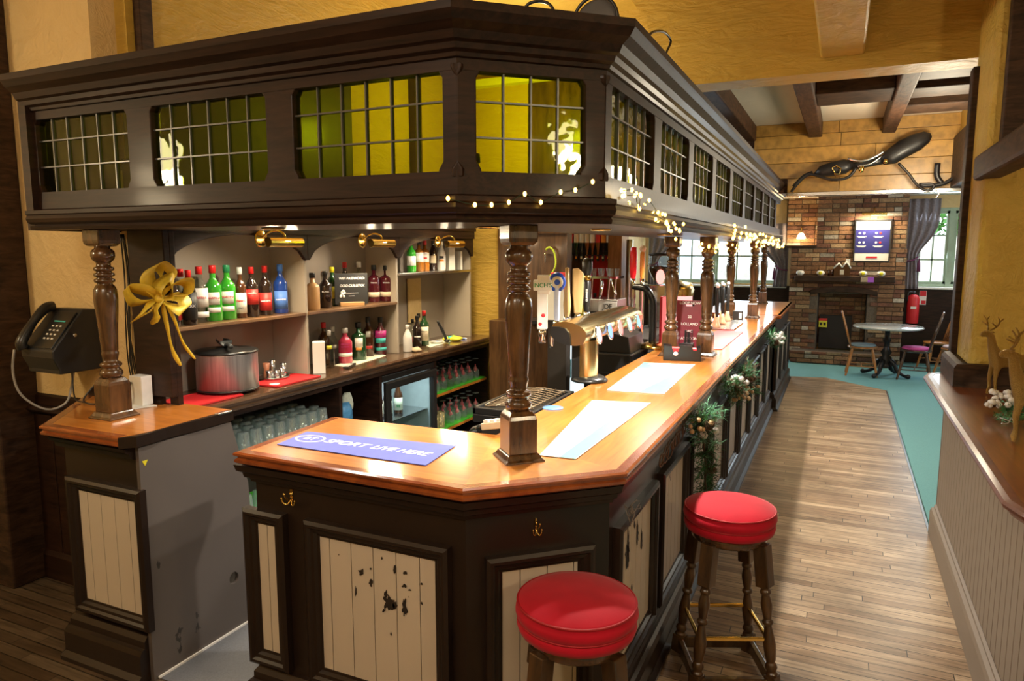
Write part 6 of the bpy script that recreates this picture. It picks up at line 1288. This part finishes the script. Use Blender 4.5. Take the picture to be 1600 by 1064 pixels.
MB(M_brass).tube([H(1300,262,.13),H(1305,272,.13),H(1312,272,.13),H(1314,263,.13),H(1307,259,.13)],.008,6,True).ball(H(1346,264,.12),.03,10,(1,.5,1.4)).ball(H(1384,252,.13),.025,10).build('brass_fitting', t)
S_ = lambda pts, r, nm='strap': MB(LEA).tube([H(*p) for p in pts], r, 6).build(nm, t)
S_([(1236,300,.05),(1250,282,.06),(1262,272,.06),(1275,274,.1),(1300,281,.12),(1325,277,.12),(1338,262,.12)],.016); S_([(1240,292,.05),(1256,276,.05),(1270,270,.05)],.025); S_([(1404,255,.1),(1420,272,.08),(1432,288,.08),(1445,297,.1),(1456,296,.1),(1458,288,.1),(1436,288,.1)],.014); S_([(1436,290,.08),(1470,288,.08),(1492,276,.06),(1508,258,.05)],.022); S_([(1465,255,.06),(1464,275,.06),(1472,287,.06)],.03)
MB(M_steel).tube([H(1460,296,.1),H(1467,302,.1),H(1462,310,.1)],.008,6).build('hook', t)
t = thing('hanging_harness', 'dark leather harness straps hanging on the wall at the extreme left edge', 'harness', (-4.35,2.3,1.7)); MB(LEA).tube([(-4.32,2.3,2.0),(-4.27,2.28,1.8),(-4.25,2.28,1.62),(-4.29,2.28,1.5),(-4.36,2.3,1.48)],.02,8).build('strap', t); MB(LEA).tube([(-4.34,2.3,1.95),(-4.30,2.3,1.7),(-4.33,2.3,1.5)],.025,8).build('strap', t); MB(M_steel).tube([(-4.26,2.27,1.62),(-4.24,2.27,1.56),(-4.28,2.27,1.52)],.006,6).build('buckle', t)
# ================================================================ decorations near the camera
GOLD = plain('gold_glitter', (.50,.33,.10), .30, metal=.9, var=.75, scale=420, bump=1.0)
def skin(name, par, verts, edges, radii, mat, root=0):
    me = bpy.data.meshes.new(name); me.from_pydata(verts, edges, []); me.materials.append(mat); o = bpy.data.objects.new(name, me); C.objects.link(o); o.parent = par
    k = o.modifiers.new('skin','SKIN'); k.use_smooth_shade = True
    me.skin_vertices.new() if not me.skin_vertices else None
    for i, r in enumerate(radii): v = me.skin_vertices[0].data[i]; v.radius = (r, r) if not isinstance(r, tuple) else r; v.use_root = (i == root)
    s = o.modifiers.new('sub','SUBSURF'); s.levels = 2; s.render_levels = 2
    return o
def deer(loc, rz, label, s=1.0, look=0.0):
    t = thing('reindeer_ornament', label, 'ornament', loc, rz)
    # faces +x
    vs = [(-.045,0,.17),(0,0,.168),(.045,0,.172),(.062,0,.195),(.072,-.004*look,.235),(.078,-.01*look,.272),(.095,-.03*look,.285),(.118,-.05*look,.272)]
    rs = [.028,.030,.031,.025,.018,.0165,.019,.009]; ed = [(i,i+1) for i in range(7)]
    def leg(root, pts, rr):
        a = root
        for p, r in zip(pts, rr): vs.append(p); rs.append(r); ed.append((a, len(vs)-1)); a = len(vs)-1
    leg(2, [(.052,.016,.135),(.058,.018,.08),(.054,.019,.04),(.058,.02,.004)], [.014,.0085,.006,.009]); leg(2, [(.052,-.016,.135),(.062,-.018,.08),(.058,-.019,.04),(.064,-.02,.004)], [.014,.0085,.006,.009])
    leg(0, [(-.052,.016,.135),(-.044,.018,.095),(-.062,.019,.05),(-.056,.02,.004)], [.018,.011,.0065,.009]); leg(0, [(-.052,-.016,.135),(-.048,-.018,.095),(-.066,-.019,.05),(-.060,-.02,.004)], [.018,.011,.0065,.009])
    leg(0, [(-.072,0,.178),(-.082,0,.165)], [.010,.006])
    vs = [tuple(c*s for c in v) for v in vs]; rs = [r*s for r in rs]
    skin('body', t, vs, ed, rs, GOLD, 1)
    a = MB(GOLD)
    hy = -.018*look
    for sy in (-1,1):
        Q = lambda x, y, z: ((.086+x)*s, (hy+sy*y)*s, (.297+z)*s)
        a.tube([Q(0,.008,0),Q(-.012,.03,.018),Q(-.014,.045,.04),Q(-.002,.052,.062)],[.0042*s,.004*s,.0035*s,.002*s],6); a.tube([Q(-.012,.03,.018),Q(.012,.036,.034)],.003*s,5); a.tube([Q(-.014,.045,.04),Q(-.028,.05,.056)],.0028*s,5)
        e = MB(GOLD); e.ball(((.083)*s,(hy+sy*.022)*s,.290*s),.010*s,8,(.6,1.3,.4)); e.build('ear', t, local=True)
    a.build('antlers', t, local=True); return t
deer((.83,4.52,1.081), radians(203), 'gold glitter reindeer ornament standing upright against the pillar base', 1.2, .4)
deer((.752,3.42,1.081), radians(165), 'larger gold glitter reindeer ornament cut off by the right edge of the photo', 1.3, -.3)
PINE = plain('pine_needles', (.03,.13,.03), .6, var=.5, scale=20); PINL = plain('frosted_pine_needles', (.16,.40,.24), .6, var=.4, scale=20); CONE = plain('pine_cone_scales', (.13,.065,.03), .7, var=.4, scale=40); TWIG = plain('brown_twigs',(.10,.055,.03),.7)
def sprigs(par, centers, n, ln, mats, seed, name='pine_foliage', nl=.035):
    g = random.Random(seed); m = MB(mats[0])
    for _ in range(n):
        c = Vector(g.choice(centers)); d = Vector((g.gauss(0,1),g.gauss(0,1),g.gauss(0,.8))).normalized(); m.m(g.choice(mats)); e = c+d*ln*g.uniform(.6,1.1)
        for k in range(14):
            p = c.lerp(e, (k+2)/16); q = (d*.7+Vector((g.gauss(0,.6),g.gauss(0,.6),g.gauss(0,.6)))).normalized()*nl*g.uniform(.7,1.1); w = q.cross(Vector((g.random(),g.random(),g.random()))).normalized()*.0019
            m.add([p-w, p+w, p+q], [(0,1,2)])
    return m.build(name, par)
def cone(par, c, s, rot):
    m = MB(CONE); M0 = T(*c) @ R(rot,'X') @ R(rot*.7,'Y')
    for j in range(9):
        z = -.5+j/9; r = .42*sin(pi*(j+1.2)/10.5)
        for k in range(8):
            a = 2*pi*(k/8+j*.0625*3); o = M0 @ R(a,'Z') @ T(r*s*.75,0,z*s*1.3) @ R(radians(-35),'Y'); m.obox(o, .30*s, .20*s, .05*s)
    m.M = M0; m.lathe([(.001,-.6*s),(.28*s,-.3*s),(.3*s,0),(.1*s,.55*s),(.001,.6*s)],(0,0,0),8); return m.build('pine_cone', par)
BERW = plain('frosted_berry',(.62,.60,.58),.5); BERG = plain('gold_berry',(.45,.30,.15),.4)
def berries(par, c, n, r, mat, seed, sp=.03):
    g = random.Random(seed)
    for _ in range(n): MB(mat).ball((c[0]+g.uniform(-sp,sp),c[1]+g.uniform(-sp,sp),c[2]+g.uniform(-sp*.6,sp*.6)),r*g.uniform(.8,1.2),8).build('berry', par)
t = thing('pine_centrepiece', 'frosted pine, cone and white berry arrangement between the gold reindeer', 'decoration', (0.750,3.970,1.081))
sprigs(t, [(0.740,3.970,1.11),(0.780,3.900,1.11),(0.720,3.870,1.10),(0.800,4.020,1.11)], 60, .085, [PINE,PINE,PINL], 3)
berries(t, (0.685,3.950,1.14), 9, .013, BERW, 2, .03); berries(t, (0.740,4.120,1.15), 12, .014, BERW, 4, .04); berries(t, (0.770,3.950,1.15), 8, .013, BERW, 5, .03)
cone(t, (0.700,4.070,1.12), .05, 1.2); cone(t, (0.780,4.070,1.13), .045, .6); cone(t, (0.840,3.920,1.12), .05, 2)
MB(plain('silver_twigs',(.45,.42,.42),.4)).tube([(0.740,3.840,1.10),(0.710,3.740,1.095),(0.680,3.700,1.10)],.003,5).tube([(0.740,3.820,1.10),(0.740,3.720,1.095),(0.720,3.640,1.10)],.003,5).tube([(0.720,3.770,1.1),(0.685,3.780,1.11)],.002,5).build('twigs', t)
# garlands hooked on the bar front
def garland(label, pts, seed, n, mats, cones, berr, extra=()):
    c = pts[0]; t = thing('pine_garland', label, 'garland', c)
    MB(TWIG).tube(pts, .006, 6).build('stem', t)
    sprigs(t, pts, n, .10, mats, seed, nl=.04)
    for k, q in enumerate(cones): cone(t, q, .055, .7+k)
    for k, (q, mt, nn) in enumerate(berr): berries(t, q, nn, .019 if mt is BERW else .014, mt, seed+k, .05)
    return t
G1 = [(-.62,3.55,1.03),(-.61,3.66,.96),(-.62,3.74,.88),(-.62,3.80,.78),(-.62,3.86,.68),(-.63,3.92,.60),(-.63,3.95,.52)]
garland('drooping pine garland with cones and berries nearest the camera on the bar front', G1, 11, 260, [PINE,PINE,plain('dark_dry_needles',(.05,.045,.02),.7)], [(-.57,3.62,.98),(-.6,3.9,.66)], [((-.60,3.50,1.0),BERG,7),((-.57,3.68,.93),BERW,6)])
t = bpy.data.objects[C.objects[-1].name]
r_ = [o for o in C.objects if o.name.startswith('pine_garland')][-1]; sprigs(r_, [(-.59,3.66,1.04),(-.58,3.74,1.03),(-.58,3.66,.88)], 22, .10, [PINL], 5, 'frosted_tips', .045)
G2 = [(-.62,4.55,1.04),(-.61,4.75,.98),(-.61,4.95,.92),(-.62,5.1,.82),(-.60,5.25,1.0),(-.60,5.5,.98),(-.61,5.7,.9),(-.62,5.9,.8),(-.62,6.0,.7)]
garland('dark pine garland with dried flowers in the middle of the bar front', G2, 12, 300, [PINE,PINE,CONE,PINL], [(-.58,4.8,.95),(-.57,5.3,.93),(-.58,5.6,.88)], [((-.57,4.70,1.03),BERW,8),((-.58,5.0,.86),BERG,9),((-.58,5.6,.80),BERG,9)])
G3 = [(-.60,7.35,1.02),(-.58,7.55,.98),(-.58,7.75,.93),(-.59,7.9,.88)]
garland('frosted white flower and pine garland at the far end of the bar front', G3, 13, 110, [PINL,PINE], [(-.56,7.5,.93)], [((-.55,7.5,1.0),BERW,14),((-.55,7.7,.93),BERW,12)])
# bent twig and wire ornaments hung above the panels
t = thing('dried_sprig', 'small dried twig sprig tucked above the first aisle-side panel', 'decoration', (-.72,2.5,.88)); g = random.Random(5)
for k in range(9): MB(plain('grey_twig',(.22,.18,.16),.7)).tube([(-.68,2.50,.90),(-.67+g.uniform(-.02,.02),2.50+g.uniform(-.03,.07),.90+g.uniform(-.03,.03)),(-.665,2.50+g.uniform(-.05,.12),.88+g.uniform(-.05,.04))],.0018,5).build('twig', t)
t = thing('wire_ornament', 'bent brown wire ornament of loops above the second aisle-side panel', 'decoration', (-.70,3.2,.95))
w = MB(TWIG)
for k in range(7): yy = 3.02+.08*k; r = .035+.01*(k % 3); w.tube([(-.675,yy+r*1.3*cos(a*pi/6),.945+.005*k+r*sin(a*pi/6)*.8) for a in range(12)],.0035,5,True)
w.tube([(-.675,3.0,.93),(-.67,3.2,.985),(-.675,3.62,.99)],.003,5).build('wire_loops', t)
# fairy lights
WIRE = plain('green_wire',(.01,.03,.012),.5); FB_ = emitter('fairy_light_bulb',(1,.58,.09),9)
fb0 = None
def fairy(label, pts, wires, r=.0045):
    global fb0
    t = thing('string_lights', label, 'fairy lights', pts[0], 0)
    t.location = (0,0,0) if False else pts[0]
    for k, p in enumerate(pts):
        if fb0 is None: fb0 = MB(FB_).ball((0,0,0), 1, 8); fb0 = fb0.build('bulb', t, local=True); b = fb0
        else: b = fb0.copy(); C.objects.link(b); b.parent = t
        b.location = Vector(p)-Vector(pts[0]); b.scale = (r,r,r*1.3)
    w = MB(WIRE)
    for q in wires: w.tube(q, .0016, 5)
    w.build('wire', t); return t
g = random.Random(9)
Lf = [P(x, y, 1, 1.965) for x, y in ((700,310),(742,320),(768,320),(795,316),(820,303),(845,316))]
ln = (Vector((.39,.355,0))).normalized(); base = Vector((-1.115,1.968,0))
def onch(px, py):
    d = _f+_r*((px-800)/FPX)-_u*((py-532)/FPX); n = Vector((.673,-.739,0)); tt = (base-EYE).dot(n)/d.dot(n); return EYE+d*tt
Lf = Lf[:1]+[onch(x, y) for x, y in ((742,320),(768,320),(795,316),(820,303),(845,316),(876,300),(899,297),(926,284))]
fairy('warm white fairy lights spaced along the canopy corner facing us', Lf, [Lf], .0065)
L2 = []; 
for k in range(42): u = k/41; yy = 2.42+.95*u+g.uniform(-.02,.02); L2.append(Vector((-.698+g.uniform(-.02,.025), yy, 2.075-.13*u+g.uniform(-.035,.035))))
fairy('dense cluster of warm fairy lights swagged along the canopy edge before the second posts', L2, [L2[::3], L2[1::3]], .0065)
L3 = []
for k in range(18): a = 2*pi*k/9; L3.append(Vector((-.87+.075*cos(a), 5.2+.075*sin(a), 1.90-.035*(k//9)+g.uniform(-.03,.03))))
fairy('warm fairy lights wound round the top of the post beside the napkin holder', L3, [L3], .008)
L4 = [Vector((-.69+g.uniform(-.02,.03), 5.0+4.6*(k/60)+g.uniform(-.03,.03), 1.985-.06*(k/60)+g.uniform(-.05,.05))) for k in range(60)]
fairy('tangled warm fairy lights along the far half of the canopy edge', L4, [L4[::3], L4[1::3]], .010)
L5 = [Vector((-1.12+.09*cos(k*.7), 8.2+.09*sin(k*.7), 1.86+g.uniform(-.05,.08))) for k in range(16)]+[Vector((-.88+.09*cos(k*.7), 8.28+.09*sin(k*.7), 1.93+g.uniform(-.05,.05))) for k in range(12)]
fairy('warm fairy lights wrapped round the tops of the far posts', L5, [L5[:16]], .010)
for y in (2.7,3.2,5.2,6.8,8.4): lamp('POINT','fairy_glow',(-.62,y,1.98),.4,(1,.62,.2),.06)
# jars on the canopy ledge, disc and cables on the canopy top
t = thing('glass_jug', 'clear glass jug standing behind the third leaded window', 'jug', (-1.52,2.33,1.976)); MB(M_gls).lathe([(.001,0),(.055,0),(.06,.01),(.052,.08),(.05,.12),(.062,.16)],(0,0,0),24,cap=False).build('jug_wall', t, local=True); MB(M_gls).tube([(-.055,0,.13),(-.085,0,.11),(-.085,0,.05),(-.058,0,.03)],.006,8).build('handle', t, local=True)
t = thing('storage_jar', 'large clear jar with a black lid behind the third leaded window', 'jar', (-1.30,2.36,1.976)); MB(M_gls).lathe([(.001,0),(.065,0),(.07,.01),(.07,.19),(.06,.21)],(0,0,0),24,cap=False).build('jar_wall', t, local=True); MB(K_BLACK).lathe([(.001,.21),(.068,.21),(.068,.24),(.001,.245)],(0,0,0),24).build('lid', t, local=True)
t = thing('storage_jar', 'frosted pale jar behind the corner leaded window', 'jar', (-1.12,2.50,1.976)); MB(glass('frosted_jar',(.6,.6,.55),.3,1.5)).lathe([(.001,0),(.07,0),(.075,.01),(.075,.13),(.06,.16)],(0,0,0),24,cap=False).build('jar_wall', t, local=True)
t = thing('round_speaker', 'round black-rimmed grey disc standing on top of the canopy', 'speaker', (-.86,2.62,2.69)); MB(plain('grey_disc',(.12,.12,.13),.5)).lathe([(.001,-.02),(.082,-.02),(.082,.01),(.07,.02),(.001,.03)],(-.87,2.62,2.70),32,R(radians(80),'X')).build('disc_face', t); MB(K_BLACK).tube([(-.87+.084*cos(a*pi/16),2.60,2.70+.084*sin(a*pi/16)) for a in range(32)],.006,6,True).build('rim', t); MB(K_BLACK).box(-.90,-.84,2.58,2.64,2.605,2.63).build('disc_foot', t)
tag(MB(K_BLACK).tube([P(816,22,1,2.5),P(826,6,1,2.5),P(845,2,1,2.5),P(860,8,1,2.5),P(868,24,1,2.5)],.006,6).build('looped_cable'), 'black cable looping on top of the canopy beside the round disc', 'cable')
tag(MB(K_BLACK).tube([P(1010,62,0,-.80),P(1020,50,0,-.80),P(1038,50,0,-.80),P(1048,64,0,-.80),P(1042,80,0,-.80),P(1036,95,0,-.80),(-.80,3.2,2.612)],.006,6).build('looped_cable'), 'black cable looping above the long side of the canopy', 'cable')
tag(MB(K_BLACK).box(-1.36,-1.31,2.60,2.66,2.60,2.78).build('black_bracket',None,.004), 'small black bracket on top of the canopy', 'bracket')
